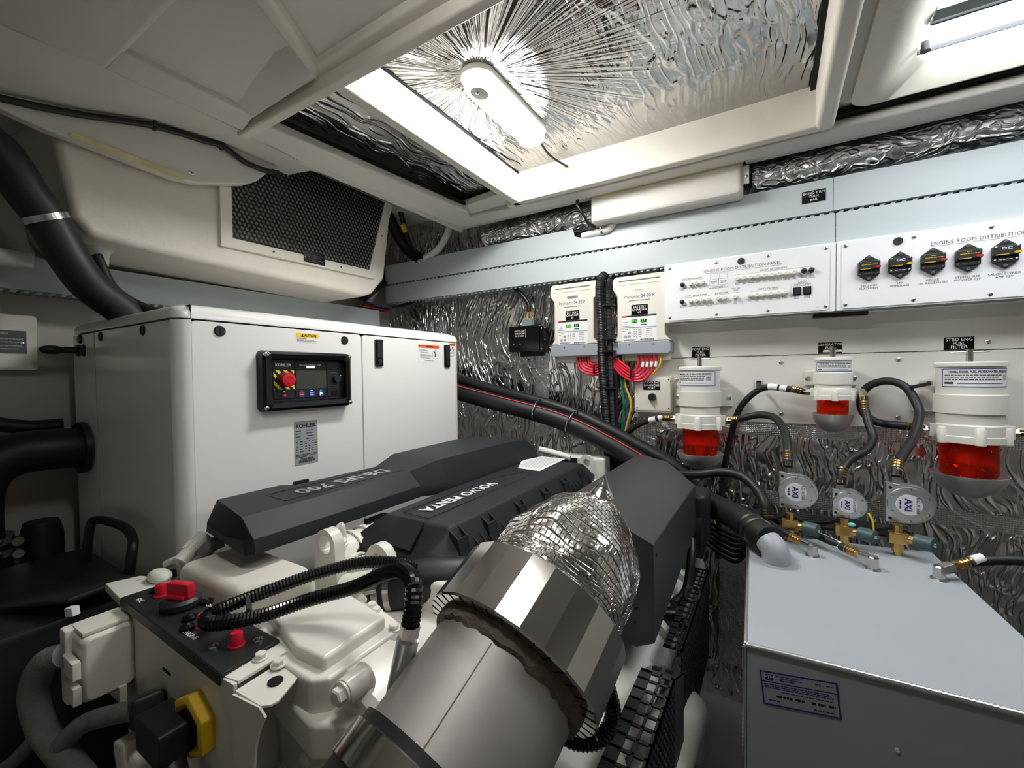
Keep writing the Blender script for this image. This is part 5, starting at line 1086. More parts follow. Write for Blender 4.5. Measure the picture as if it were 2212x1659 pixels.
# ------------------------------------------------------------------ inline filter pumps on solenoid valves
def pump(cx, cy, cz, r, left, half, base, label, model, coil_to, wires):
    Pm = thing('fuel_pump', label, 'fuel pump', (base[0], base[1], 0.85), 'round cast pumps over the tank')
    pf_ = Frame((0, cy, 0), X, Z, -Y); t = 0.030
    poly = [(left, cz + half), (left, cz - half)] + [(cx + r * math.sin(math.radians(180 - q)), cz + r * math.cos(math.radians(180 - q))) for q in range(0, 181, 12)]
    MB(pf_).prism(poly, -t / 2, t / 2).build('body', 'alu', Pm, bevel=0.003)
    MB(pf_).fcyl(cx - 0.002, cz, t / 2, t / 2 + 0.005, r * 0.90, r * 0.88, 40).build('face_disc', 'alu', Pm)
    ring(pf_, cx - 0.002, cz, t / 2 + 0.005, r * 0.83, r * 0.05, 0.0012, 'alu', 'raised_ring', Pm, 36)
    dk = MB(pf_).fcyl(cx - 0.004, cz, t / 2 + 0.005, t / 2 + 0.0062, r * 0.52, r * 0.52, 32).build('round_label', 'paper', Pm)
    fr_ = Frame((0, cy, 0), -Z, X, -Y)      # the pumps hang turned on their sides, so does their label
    fr_.n = -Y
    text('lettering', 'AXI', r * 0.40, fr_, -cz, cx - 0.006, t / 2 + 0.0064, 'navy', dk, bold=0.0005)
    text('lettering', model, r * 0.20, fr_, -cz, cx - 0.004 + r * 0.34, t / 2 + 0.0064, 'navy', dk)
    lines(fr_, [(-cz - r * 0.22, -cz + r * 0.22, cx - 0.004 - r * 0.34)], t / 2 + 0.0062, r * 0.07, 'navy', 'small_print', dk)
    for q in (30, 90, 150, 210, 270, 330): screw(pf_.p(cx - 0.002 + r * 0.80 * math.sin(math.radians(q + 90)), cz + r * 0.80 * math.cos(math.radians(q + 90)), t / 2 + 0.005), -Y, 0.0038, Pm, 'screw')
    for s_ in (-1, 1): MB(pf_).fcyl(left + 0.009, cz + s_ * (half - 0.012), t / 2 - 0.001, t / 2 + 0.0006, 0.0042).build('fixing_hole', 'void', Pm)
    tx = left + r * 0.42
    MB().lathe([(0.0125, cz + half - 0.004), (0.0125, cz + half + 0.016)], (tx, cy, 0), Z, 8).build('inlet_nut', 'nickel', Pm)
    bx, by = base; zt = cz - half
    MB().lathe([(0.010, 0.85), (0.010, 0.858), (0.0135, 0.860), (0.0135, zt - 0.022), (0.011, zt - 0.020), (0.011, zt + 0.002)], (bx, by, 0), Z, 8).build('valve_body', 'brass', Pm)
    zc = (0.858 + zt) / 2 + 0.004
    MB().obox((bx, by, zc), X, Z, 0.042, 0.028, 0.030).build('valve_block', 'brass', Pm, bevel=0.003)
    MB().cyl((bx + 0.018, by - 0.004, zc), (bx + 0.036, by - 0.010, zc), 0.011).build('solenoid_stem', 'brass', Pm)
    MB().cyl((bx + 0.034, by - 0.009, zc), (coil_to[0], coil_to[1], zc + 0.001), 0.0185, n=24).build('solenoid_coil', 'coil', Pm, bevel=0.002)
    MB().cyl((coil_to[0] - 0.001, coil_to[1], zc + 0.001), (coil_to[0] + 0.004, coil_to[1] - 0.001, zc + 0.001), 0.005, n=8).build('coil_nut', 'nickel', Pm)
    MB().tube([(bx + 0.03, by + 0.006, zc + 0.014), (bx + 0.0, by + 0.03, zc + 0.02), (bx - 0.03, by + 0.05, zc + 0.0), (bx - 0.08, by + 0.09, zc - 0.02)], 0.005, 8).build('coil_lead', 'cable', Pm)
    return Pm
pump(0.061, 1.565, 0.985, 0.052, 0.014, 0.055, (0.041, 1.50), 'round cast fuel pump, the one nearest the grey filler neck', 'LG-X 500', (0.108, 1.475), 0)
pump_mid = pump(0.187, 1.572, 0.963, 0.042, 0.147, 0.0385, (0.171, 1.53), 'small round cast fuel pump standing between two larger ones', 'LG-X 200', (0.236, 1.50), 0)
pump(0.317, 1.565, 0.984, 0.053, 0.266, 0.054, (0.287, 1.525), 'round cast fuel pump under the looped hose of the stbd filter', 'LG-X 500', (0.352, 1.495), 0)
yw = MB().tube([(0.228, 1.55, 0.948), (0.236, 1.54, 0.93), (0.238, 1.535, 0.905), (0.245, 1.54, 0.885)], 0.0026, 8).build('yellow_wire', 'yellow'); tag(yw, 'thin yellow wire beside the small round pump', 'wire')
bw_ = MB().ball((0.188, 1.525, 0.915), 0.007, 8, (1.4, 1, 0.8)).build('wire_cap', mat('teal_plastic', '6fc7cf', 0.5), pump_mid)
pc = thing('pump_cables', 'bundle of black cables lying behind the brass valves', 'cables', (0.1, 1.64, 0.85))
for k in range(6):
    MB().tube([(-0.12, 1.60 + 0.02 * k, 0.86 + 0.004 * k), (-0.02, 1.63 + 0.018 * k, 0.858), (0.08, 1.625 + 0.01 * k, 0.862 + 0.004 * k), (0.20, 1.64 + 0.006 * k, 0.864 + 0.004 * k), (0.33, 1.635, 0.87 + 0.005 * k)], 0.006, 8).build('cable', 'cable', pc)
cc_ = thing('cable_coil', 'coil of black cables hanging on the foil beside the tank', 'cables', (-0.2, 1.8, 0.75))
for k in range(6):
    MB().tube([(-0.30, 1.80, 0.80 - 0.01 * k), (-0.20, 1.77 - 0.008 * k, 0.775 - 0.014 * k), (-0.11, 1.74 - 0.006 * k, 0.755 - 0.016 * k), (-0.065, 1.76, 0.79 - 0.006 * k), (-0.12, 1.82, 0.83 - 0.01 * k), (-0.24, 1.85, 0.82)], 0.0065, 8).build('cable', 'cable', cc_)
# ================================================================== main engine
E = thing('marine_engine', 'white diesel engine with ribbed black covers and white castings', 'engine', (-0.68, 1.1, 0.0))
def eb_(name, m, *b, bevel=0.008, parent=None): return MB().box(*b).build(name, m, parent or E, bevel=bevel, seg=3)
eb_('engine_block', 'eng', -0.96, -0.40, 0.56, 1.66, 0.28, 0.86, bevel=0.03)
eb_('oil_pan', 'eng', -0.90, -0.46, 0.60, 1.60, 0.12, 0.30, bevel=0.04)
for y in (0.75, 1.45):
    for x in (-1.02, -0.36): eb_('engine_mount', 'black', x - 0.06, x + 0.06, y - 0.08, y + 0.08, 0.0, 0.33)
eb_('cylinder_head', 'eng', -0.93, -0.56, 0.66, 1.66, 0.84, 0.925, bevel=0.012)
# intake runners between the covers
MB().tube([(-0.905, 0.645, 0.905), (-0.905, 0.8, 0.905), (-0.905, 1.2, 0.905), (-0.90, 1.6, 0.905)], 0.052, 20).build('intake_rail', 'eng', E)
for y in (0.70, 0.74, 0.88): MB().cyl((-0.905, y, 0.905), (-0.905, y + 0.012, 0.905), 0.058).build('rail_rib', 'eng', E)
bolt((-0.862, 0.80, 0.945), (0.5, -0.3, 1), 0.009, E); bolt((-0.872, 0.655, 0.955), (0.5, -0.3, 1), 0.010, E)
MB().tube([(-0.88, 0.665, 0.935), (-0.882, 0.66, 0.985), (-0.884, 0.655, 0.995)], 0.010).build('fuel_nozzle', 'eng', E)

# lettered side cover
def ring_(y, xb, xc, zt, xo, dy=0.0, zl=0.978):
    return [V((xb - 0.005, y + dy, zl)), V((xb, y + dy, zt - 0.025)), V((xb + 0.018, y + dy * 0.8, zt)), V((xc, y, zt)), V((xo, y, 1.010)), V((xo + 0.004, y, 0.990)), V((xo + 0.004, y, zl))]
cvr = MB().loft([ring_(0.468, -1.170, -1.02, 1.005, -0.945, 0.030), ring_(0.482, -1.185, -0.975, 1.050, -0.928, 0.050), ring_(0.68, -1.185, -0.972, 1.050, -0.925), ring_(0.70, -1.15, -0.972, 1.050, -0.925), ring_(0.975, -1.14, -0.970, 1.050, -0.925), ring_(1.045, -1.13, -0.905, 1.082, -0.875), ring_(1.40, -1.13, -0.885, 1.085, -0.860), ring_(1.55, -1.11, -0.875, 1.080, -0.855), ring_(1.62, -1.08, -0.875, 1.03, -0.86)]).build('side_cover', 'blackcov', E, bevel=0.006, seg=3); lab(cvr, 'matt black side cover lettered D8-IPS 700')
COV = Frame((0, 0, 1.0505), -Y, X, Z)
m_ = MB()
qd = [(-1.100, 0.604), (-1.008, 0.600), (-1.004, 0.985), (-1.092, 0.995)]
for a, b in zip(qd, qd[1:] + qd[:1]):
    p0, p1 = V((*a, 1.0505)), V((*b, 1.0505)); m_.obox((p0 + p1) / 2, p1 - p0, Z, (p1 - p0).length, 0.0025, 0.0014)
m_.build('raised_outline', 'black', cvr, smooth=False)
text('lettering', 'D8-IPS 700', 0.066, COV, -0.805, -1.052, 0.0006, 'silverlabel', cvr, bold=0.0016, sx=0.95, space=1.05)
MB().box(-0.96, -0.90, 0.79, 0.86, 0.94, 0.956).build('cover_clip', 'black', cvr)

# valve cover
def vr(y, x0, x1, zt, xo0, xo1, zb=0.90):
    return [V((xo0, y, zb)), V((xo0, y, 0.945)), V((x0, y, zt)), V((x1, y, zt)), V((xo1, y, 0.945)), V((xo1, y, zb))]
vc = MB().loft([vr(0.695, -0.83, -0.67, 0.935, -0.885, -0.625), vr(0.715, -0.84, -0.66, 0.952, -0.905, -0.605), vr(0.765, -0.84, -0.635, 1.0, -0.91, -0.60), vr(1.0, -0.845, -0.632, 1.003, -0.91, -0.60), vr(1.55, -0.845, -0.632, 1.003, -0.91, -0.60), vr(1.62, -0.83, -0.65, 0.985, -0.90, -0.61), vr(1.66, -0.82, -0.66, 0.94, -0.89, -0.62)]).build('valve_cover', 'blackcov', E, bevel=0.008, seg=3); lab(vc, 'ribbed black valve cover lettered VOLVO PENTA')
VC = Frame((0, 0, 1.0032), -Y, X, Z)
m_ = MB()
qd = [(-0.805, 0.785), (-0.715, 0.780), (-0.712, 1.30), (-0.755, 1.315), (-0.80, 1.20)]
for a, b in zip(qd, qd[1:] + qd[:1]):
    p0, p1 = V((*a, 1.0032)), V((*b, 1.0032)); m_.obox((p0 + p1) / 2, p1 - p0, Z, (p1 - p0).length, 0.002, 0.0014)
m_.build('raised_outline', 'black', vc, smooth=False)
text('lettering', 'VOLVO PENTA', 0.047, VC, -0.975, -0.765, 0.0006, 'whiteink', vc, bold=0.0012, sx=0.98, space=1.05)
MB().slab([(-0.79, 0.705, 0.953), (-0.70, 0.703, 0.953), (-0.705, 0.757, 1.0), (-0.785, 0.757, 1.0)], (0, -0.003, 0.003)).build('end_badge', 'black', vc)
for k, y in enumerate((0.775, 0.895, 1.05, 1.205, 1.35, 1.50)):
    for s_ in (-0.017, 0.017): MB().slab([(-0.634, y + s_ - 0.002, 0.998), (-0.606, y + s_ - 0.002, 0.978), (-0.592, y + s_ - 0.002, 0.915), (-0.612, y + s_ - 0.002, 0.915)], (0, 0.004, 0)).build('buttress', 'blackcov', vc)
    MB().slab([(-0.6065, y - 0.017, 0.978), (-0.6065, y + 0.017, 0.978), (-0.593, y + 0.017, 0.915), (-0.593, y - 0.017, 0.915)], (-0.003, 0, 0)).build('buttress_face', 'blackcov', vc)
    for j in range(3):
        yy = y + 0.045 + 0.028 * j
        if yy < 1.56: MB().slab([(-0.612, yy, 0.965), (-0.592, yy, 0.945), (-0.588, yy, 0.905), (-0.605, yy, 0.905)], (0, 0.004, 0)).build('fin', 'blackcov', vc)
for x in (-0.86, -0.80, -0.74, -0.69):
    MB().slab([(x, 0.699, 0.94), (x, 0.682, 0.925), (x, 0.680, 0.905), (x, 0.70, 0.905)], (0.004, 0, 0)).build('fin', 'blackcov', vc)
MB().box(-0.925, -0.580, 0.675, 1.675, 0.897, 0.912).build('flange', 'black', vc, bevel=0.004)
for x, y in ((-0.592, 0.735), (-0.590, 0.835), (-0.592, 0.985), (-0.592, 1.14), (-0.592, 1.29), (-0.592, 1.44), (-0.66, 0.683), (-0.915, 0.71)): bolt((x, y, 0.912), Z, 0.0075, vc, 'nickel', 'cover_bolt')
st = MB().slab([(-0.862, 1.49, 1.0034), (-0.806, 1.363, 1.0034), (-0.713, 1.357, 1.0034), (-0.722, 1.60, 1.0034), (-0.83, 1.60, 1.0034)], (0, 0, 0.0005)).build('instruction_sticker', 'paper', vc)
lines(VC, [(-1.585 + 0.0 * k, -1.39, -0.735 - 0.011 * k) for k in range(9)], 0.0008, 0.003, 'silverlabel', 'small_print', st)

# black sheet box over the turbo side
prof = [(-0.470, 0.82), (-0.470, 1.010), (-0.437, 1.043), (-0.312, 1.043), (-0.209, 0.998), (-0.206, 0.797), (-0.244, 0.778)]
yb = [1.56, 1.58, 1.64, 1.54, 1.437, 1.437, 1.40]; yf = [0.893, 0.893, 0.893, 0.893, 0.895, 0.888, 0.888]
zb = [0, 0, 0, 0, 0, 0.065, 0.075]
ib = MB().loft([[V((x, y, z)) for (x, z), y in zip(prof, yf)], [V((x, y, z + q)) for (x, z), y, q in zip(prof, yb, zb)]]).build('heat_shield_box', 'boxblack', E, bevel=0.003); lab(ib, 'plain folded black sheet box over the turbocharger side')
for y, z in ((0.915, 0.97), (0.915, 0.865), (0.915, 0.81), (1.40, 0.97)): screw((-0.2080, y, z), (1, 0, 0), 0.004, ib, 'black')
for x, z in ((-0.243, 0.93), (-0.243, 0.895), (-0.243, 0.86), (-0.246, 0.83)): MB().cyl((x, 0.892, z), (x, 0.8885, z), 0.003 if z > 0.8 else 0.007, n=12).build('fixing_hole', 'void', ib)
MB().lathe([(0.03, 0), (0.08, 0.004), (0.105, 0.03), (0.11, 0.08), (0.10, 0.085), (0.09, 0.09)], (-0.28, 1.52, 0.85), (1, 0.1, 0), 32).build('belt_cover', 'black', E)
eb_('belt_cover_rim', 'black', -0.24, -0.175, 1.43, 1.56, 0.80, 0.97, bevel=0.02)

# white castings at the near end
def cov(name, poly, z0, z1, m='engdull', bevel=0.012, seg=4): return MB().prism(poly, z0, z1).build(name, m, E, bevel=bevel, seg=seg)
cov('rear_cover', [(-1.117, 0.415), (-0.878, 0.416), (-0.80, 0.54), (-0.86, 0.56), (-1.07, 0.56), (-1.11, 0.55)], 0.70, 0.945, bevel=0.022)
gc = cov('gear_cover', [(-0.790, 0.430), (-0.645, 0.394), (-0.578, 0.397), (-0.585, 0.527), (-0.639, 0.535), (-0.740, 0.552), (-0.765, 0.540)], 0.87, 0.925, 'eng', 0.008)
MB().prism([(-0.80, 0.415), (-0.645, 0.376), (-0.580, 0.374), (-0.558, 0.392), (-0.560, 0.545), (-0.62, 0.562), (-0.75, 0.57), (-0.79, 0.56)], 0.845, 0.905).build('gear_cover_flange', 'eng', E, bevel=0.006, seg=3)
for x, y in ((-0.700, 0.566), (-0.662, 0.560), (-0.640, 0.552), (-0.570, 0.53), (-0.655, 0.372)): bolt((x, y, 0.903), Z, 0.0085, E)
MB().prism([(-0.84, 0.405), (-0.56, 0.362), (-0.50, 0.40), (-0.50, 0.62), (-0.84, 0.62)], 0.80, 0.855).build('timing_plate', 'eng', E, bevel=0.008, seg=3)
# flywheel housing with lugs
MB().lathe([(0.335, 0.0), (0.345, 0.012), (0.345, 0.10), (0.325, 0.13)], (-0.62, 0.41, 0.56), Y, 56).build('flywheel_housing', 'eng', E, ang=25)
MB().lathe([(0.02, 0.0), (0.10, -0.004), (0.25, -0.012), (0.29, -0.004), (0.29, 0.02)], (-0.62, 0.405, 0.56), Y, 56).build('housing_face', 'eng', E)
for x, z in ((-0.527, 0.895), (-0.605, 0.770), (-0.70, 0.70)):
    MB().lathe([(0.019, 0.0), (0.019, 0.035), (0.024, 0.04)], (x, 0.392, z), Y, 20).build('bolt_lug', 'eng', E, bevel=0.003)
    bolt((x, 0.392, z), (0, -1, 0), 0.0125, E, 'eng', 'housing_bolt')
MB().tube([(-0.527, 0.42, 0.87), (-0.555, 0.42, 0.81), (-0.585, 0.42, 0.77)], 0.017, 12).build('housing_rib', 'eng', E)
MB().tube([(-0.80, 0.43, 0.80), (-0.70, 0.42, 0.82), (-0.60, 0.41, 0.80)], 0.03, 14).build('housing_boss', 'eng', E)
# white pipe work right of the exhaust
MB().tube([(-0.285, 0.52, 0.72), (-0.28, 0.70, 0.70), (-0.27, 1.0, 0.665), (-0.265, 1.3, 0.665), (-0.265, 1.62, 0.665)], 0.062, 22).build('coolant_manifold', 'eng', E)
for y in (0.66, 1.06, 1.36): MB().cyl((-0.272, y, 0.68), (-0.272, y + 0.03, 0.678), 0.070, n=28).build('manifold_band', 'eng', E)
MB().tube([(-0.25, 1.12, 0.735), (-0.21, 1.14, 0.73), (-0.20, 1.14, 0.70)], 0.014, 12).build('vent_hose', 'cable', E)
MB().tube([(-0.225, 1.18, 0.74), (-0.205, 1.25, 0.75), (-0.20, 1.30, 0.82), (-0.205, 1.34, 0.86)], 0.012, 12).build('vent_hose', 'cable', E)
MB().tube([(-0.20, 0.50, 0.62), (-0.19, 0.75, 0.60), (-0.185, 1.0, 0.56), (-0.185, 1.12, 0.50), (-0.19, 1.16, 0.40)], 0.055, 22).build('raw_water_pipe', 'eng', E)
# lifting eyes
def eye(cx, y, z0, zc, w0, r, rh, t, name='lifting_eye'):
    n = 16; outp = [(cx - w0, z0)] + [(cx + r * math.cos(PI - PI * k / n), zc + r * math.sin(PI - PI * k / n)) for k in range(n + 1)] + [(cx + w0, z0)]
    hole = [(cx + rh * math.cos(2 * PI * k / 20), zc + rh * math.sin(2 * PI * k / 20)) for k in range(20)]
    bm = bmesh.new()
    def loop(pts, yy): return [bm.verts.new((x, yy, z)) for x, z in pts]
    fr_, bk_ = (loop(outp, y), loop(hole, y)), (loop(outp, y + t), loop(hole, y + t))
    for o_, h_ in (fr_, bk_):
        ed = []
        for L_ in (o_, h_):
            for a, b in zip(L_, L_[1:] + L_[:1]): ed.append(bm.edges.new((a, b)))
        bmesh.ops.triangle_fill(bm, use_beauty=True, edges=ed)
    for A, B in zip(fr_, bk_):
        for k in range(len(A)): bm.faces.new((A[k], A[(k + 1) % len(A)], B[(k + 1) % len(A)], B[k]))
    bmesh.ops.recalc_face_normals(bm, faces=bm.faces)
    me = bpy.data.meshes.new(name); bm.to_mesh(me); bm.free(); me.materials.append(MT['eng'])
    o = bpy.data.objects.new(name, me); col.objects.link(o)
    me.polygons.foreach_set('use_smooth', [True] * len(me.polygons)); me.set_sharp_from_angle(angle=0.6)
    attach(o, E); return o
eye(-0.868, 0.605, 0.86, 0.968, 0.044, 0.034, 0.0205, 0.026)
eye(-0.765, 0.665, 0.87, 0.930, 0.042, 0.038, 0.019, 0.024)
eye(-0.672, 1.70, 0.86, 0.975, 0.045, 0.032, 0.016, 0.016)
MB().tube([(-0.875, 1.665, 1.02), (-0.80, 1.68, 1.005), (-0.74, 1.69, 0.99)], 0.014, 14).build('breather_pipe', 'cream', E)
eb_('rear_bracket', 'eng', -0.84, -0.60, 1.72, 1.80, 0.80, 0.995, bevel=0.012)
MB().box(-0.80, -0.72, 1.715, 1.722, 0.94, 0.985).build('bracket_slot', 'void', E)
for k, (x, y, z) in enumerate(((-0.83, 0.672, 0.915), (-0.81, 0.68, 0.92), (-0.79, 0.675, 0.905))):
    MB().ball((x, y, z), 0.022, 8, (1, 0.8, 0.7)).build('foil_scrap', 'foil_roll', E)
# rubber elbow behind the steel band
re = thing('intake_elbow', 'black rubber elbow clamped between the white casting and exhaust band', 'hose', (-0.66, 0.68, 0.85))
MB().tube([(-0.735, 0.635, 0.885), (-0.695, 0.655, 0.892), (-0.64, 0.69, 0.905), (-0.58, 0.735, 0.905), (-0.53, 0.80, 0.89), (-0.50, 0.88, 0.86)], 0.047, 22).build('elbow', 'rubber', re)
for p0, p1 in (((-0.728, 0.639, 0.887), (-0.716, 0.645, 0.889)), ((-0.708, 0.649, 0.8905), (-0.697, 0.655, 0.892))): MB().cyl(p0, p1, 0.0495, n=28).build('hose_clamp', 'steel', re)
MB().cyl((-0.722, 0.588, 0.905), (-0.700, 0.605, 0.91), 0.008).build('clamp_screw', 'steel', re)
MB().tube([(-0.80, 0.61, 0.87), (-0.735, 0.635, 0.885)], 0.043, 20).build('casting_stub', 'eng', re)

# perforated belt guards on the right
def guard(y0, y1, x0, x1, zt, zb, label, rows=2, n=10):
    g_ = thing('belt_guard', label, 'guard', ((x0 + x1) / 2, (y0 + y1) / 2, zb), 'perforated belt guards')
    t = 0.003; mb = MB(); wd = (x1 - x0)
    for k in range(rows + 1):
        c = x0 + wd * (0.30 + 0.62 * k / rows); q = 0.004
        a0 = x0 if k == 0 else c - q / 2; a1 = x1 if k == rows else (c + q / 2)
        mb.box(a0, a1, y0, y1, zt - t, zt)
    for k in range(n + 1):
        c = y0 + (y1 - y0) * k / n; q = 0.0055 if 0 < k < n else 0.016
        mb.box(x0, x1, max(y0, c - q / 2), min(y1, c + q / 2), zt - t, zt)
    o = mb.build('perforated_top', 'black', g_, smooth=False)
    mb = MB(); m = n * 2
    for k in range(m + 1):
        c = y0 + (y1 - y0) * k / m; mb.box(x1 - t, x1, max(y0, c - 0.003), min(y1, c + 0.003), zb, zt)
    h = int((zt - zb) / 0.016)
    for k in range(h + 1):
        c = zb + (zt - zb) * k / h; mb.box(x1 - t, x1, y0, y1, max(zb, c - 0.0028), min(zt, c + 0.0028))
    mb.build('perforated_side', 'black', g_, smooth=False)
    return g_
g1 = guard(0.96, 1.40, -0.205, -0.165, 0.755, 0.50, 'long low perforated black guard beside the white pipe', n=16)
MB().tube([(-0.185 + 0.019 * math.cos(2 * PI * k / 24) * 0.9, 1.22 + 0.04 * math.sin(2 * PI * k / 24), 0.757) for k in range(25)], 0.004, 8, raw=True, cap=False).build('access_ring', 'black', g1)
g2 = guard(0.50, 0.80, -0.21, -0.150, 0.800, 0.55, 'taller perforated black guard with a bright bent end plate', n=11)
ep_ = MB().slab([(-0.205, 0.80, 0.80), (-0.150, 0.80, 0.80), (-0.150, 0.885, 0.760), (-0.205, 0.885, 0.760)], (0, 0, -0.003)).build('bent_end_plate', 'steel', g2)
MB().slab([(-0.150, 0.80, 0.80), (-0.150, 0.885, 0.760), (-0.150, 0.885, 0.58), (-0.150, 0.80, 0.55)], (-0.003, 0, 0)).build('end_side', 'black', g2)
for p in ((-0.19, 0.835, 0.785), (-0.168, 0.85, 0.778)): MB().obox(p, (0, 0.085, -0.04), (0, 0.04, 0.085), 0.022, 0.014, 0.003).build('plate_hole', 'void', g2)

# ================================================================== breaker box on the near end of the engine
bb = thing('breaker_box', 'white steel engine box with black top plate and red push buttons', 'control box', (-0.9, 0.36, 0.60))
MB().prism([(-1.112, 0.322), (-0.688, 0.312), (-0.700, 0.400), (-1.106, 0.400)], 0.60, 0.908).build('housing', 'eng', bb, bevel=0.010, seg=3)
tp = MB().prism([(-1.110, 0.318), (-0.690, 0.308), (-0.698, 0.401), (-1.104, 0.401)], 0.908, 0.915).build('top_plate', 'black', bb, bevel=0.003)
MB().slab([(-1.108, 0.3175, 0.913), (-0.692, 0.3078, 0.913), (-0.692, 0.3060, 0.898), (-1.108, 0.3160, 0.898)], (0, 0.0015, 0)).build('plate_lip', 'black', tp)
for x, y in ((-1.049, 0.363), (-0.852, 0.355), (-0.745, 0.356)):
    b_ = MB().lathe([(0.0125, 0.915), (0.0125, 0.9165), (0.0095, 0.917), (0.0095, 0.934), (0.008, 0.937), (0.003, 0.938)], (x, y, 0), Z, 18).build('push_button', 'red', bb)
k_ = MB().lathe([(0.030, 0.915), (0.033, 0.919), (0.033, 0.928), (0.027, 0.933)], (-0.965, 0.365, 0), Z, 26).build('switch_base', 'black', bb)
MB().obox((-0.965, 0.365, 0.946), (1, 0.35, 0), Z, 0.052, 0.017, 0.030).build('switch_handle', 'red', k_, bevel=0.004)
MB().obox((-0.965, 0.365, 0.936), (1, 0.35, 0), Z, 0.040, 0.030, 0.010).build('switch_handle_foot', 'red', k_, bevel=0.004)
for x, y in ((-0.898, 0.352), (-0.868, 0.336), (-0.935, 0.395), (-1.075, 0.365)): MB().lathe([(0.0115, 0.915), (0.0115, 0.920), (0.007, 0.923), (0.002, 0.924)], (x, y, 0), Z, 14).build('plug_cap', 'blackshine', bb)
for x, y in ((-0.770, 0.333), (-0.725, 0.380)): screw((x, y, 0.915), Z, 0.008, bb, 'screw')
TPF = Frame((0, 0, 0.915), X, Y, Z)
for t, x, y in (('EVC', -1.060, 0.333), ('STOP', -0.925, 0.392), ('ENGINE', -0.842, 0.330)): text('lettering', t, 0.012, TPF, x, y, 0.0003, 'whiteink', bb)
MB().box(-0.915, -0.885, 0.3155, 0.319, 0.838, 0.842).build('drain_slot', 'void', bb)
# folded bracket closing its end
ec = MB().slab([(-0.702, 0.3105, 0.909), (-0.712, 0.405, 0.909), (-0.690, 0.402, 0.909), (-0.668, 0.396, 0.909), (-0.664, 0.318, 0.909)], (0, 0, -0.006))
ec.slab([(-0.702, 0.3095, 0.907), (-0.664, 0.3115, 0.907), (-0.666, 0.3105, 0.60), (-0.702, 0.3085, 0.60)], (0, 0.006, 0)).build('end_cap', 'eng', bb, bevel=0.0015)
br = MB()
br.slab([(-0.661, 0.312, 0.900), (-0.664, 0.395, 0.901), (-0.640, 0.392, 0.900), (-0.622, 0.388, 0.899), (-0.610, 0.376, 0.899), (-0.590, 0.334, 0.898), (-0.592, 0.324, 0.898), (-0.602, 0.316, 0.898)], (0, 0, -0.004))
br.slab([(-0.661, 0.3075, 0.897), (-0.602, 0.3135, 0.897), (-0.590, 0.3150, 0.886), (-0.600, 0.313, 0.868), (-0.610, 0.312, 0.84), (-0.614, 0.311, 0.80), (-0.608, 0.311, 0.75), (-0.594, 0.312, 0.70), (-0.572, 0.313, 0.64), (-0.560, 0.314, 0.60), (-0.661, 0.3065, 0.60)], (0, 0.004, 0.0))
brk = br.build('end_bracket', 'eng', bb, bevel=0.0012)
MB().lathe([(0.0105, 0.0), (0.0105, 0.0015)], (-0.628, 0.352, 0.9002), Z, 20).build('bracket_hole', 'void', bb)
bolt((-0.686, 0.362, 0.909), Z, 0.0085, bb)
wt = MB().slab([(-1.258, 0.335, 0.90), (-1.115, 0.322, 0.905), (-1.11, 0.40, 0.905), (-1.15, 0.418, 0.903), (-1.235, 0.392, 0.90)], (0, 0, -0.02)).build('end_shelf', 'eng', bb, bevel=0.004)
MB().ball((-1.16, 0.40, 0.912), 0.026, 8, (1.3, 0.8, 0.55)).build('crumpled_sleeve', 'engdull', bb)
for x, y in ((-1.20, 0.375), (-1.17, 0.36)): MB().lathe([(0.009, 0.0), (0.009, 0.0012)], (x, y, 0.9002), Z, 14).build('shelf_hole', 'void', bb)

# connector box with its grey harness
fb = thing('connector_box', 'white plastic connector box with side clips on the breaker box', 'connector box', (-1.08, 0.28, 0.75))
MB().loft([[V((x, y, z)) for y, z in rr(0.246 + d, 0.326 - d, 0.762 + d, 0.885 - d, 0.012)] for x, d in ((-1.125, 0.0), (-1.065, 0.0), (-1.052, 0.006))]).build('shell', 'engdull', fb, bevel=0.002)
MB().box(-1.13, -1.10, 0.236, 0.338, 0.752, 0.890).build('back_frame', 'engdull', fb, bevel=0.004)
for y, z in ((0.238, 0.835), (0.238, 0.79), (0.334, 0.85), (0.30, 0.755)): MB().box(-1.105, -1.045, y - 0.006, y + 0.006, z - 0.016, z + 0.016).build('clip', 'engdull', fb, bevel=0.002)
MB().box(-1.12, -1.06, 0.25, 0.318, 0.884, 0.892).build('top_rail', 'engdull', fb, bevel=0.002)
hn = thing('wiring_harness', 'dusty grey sleeved harness hanging in a loop below the connector box', 'wiring harness', (-1.1, 0.25, 0.6))
MB().tube([(-1.10, 0.235, 0.85), (-1.13, 0.215, 0.835), (-1.15, 0.205, 0.78), (-1.13, 0.21, 0.72), (-1.07, 0.225, 0.68), (-1.0, 0.24, 0.64), (-0.95, 0.25, 0.56), (-0.95, 0.26, 0.4)], 0.021, 14).build('main_sleeve', 'hosegrey', hn)
MB().tube([(-1.08, 0.222, 0.70), (-1.05, 0.245, 0.735), (-0.99, 0.275, 0.758), (-0.93, 0.30, 0.775)], 0.016, 12).build('branch_sleeve', 'hosegrey', hn)
MB().tube([(-1.12, 0.21, 0.72), (-1.18, 0.19, 0.66), (-1.26, 0.17, 0.58), (-1.3, 0.17, 0.4)], 0.012, 12).build('branch_sleeve', 'hosegrey', hn)
MB().cyl((-1.005, 0.239, 0.642), (-0.997, 0.241, 0.634), 0.024).build('cable_tie', 'engdull', hn)
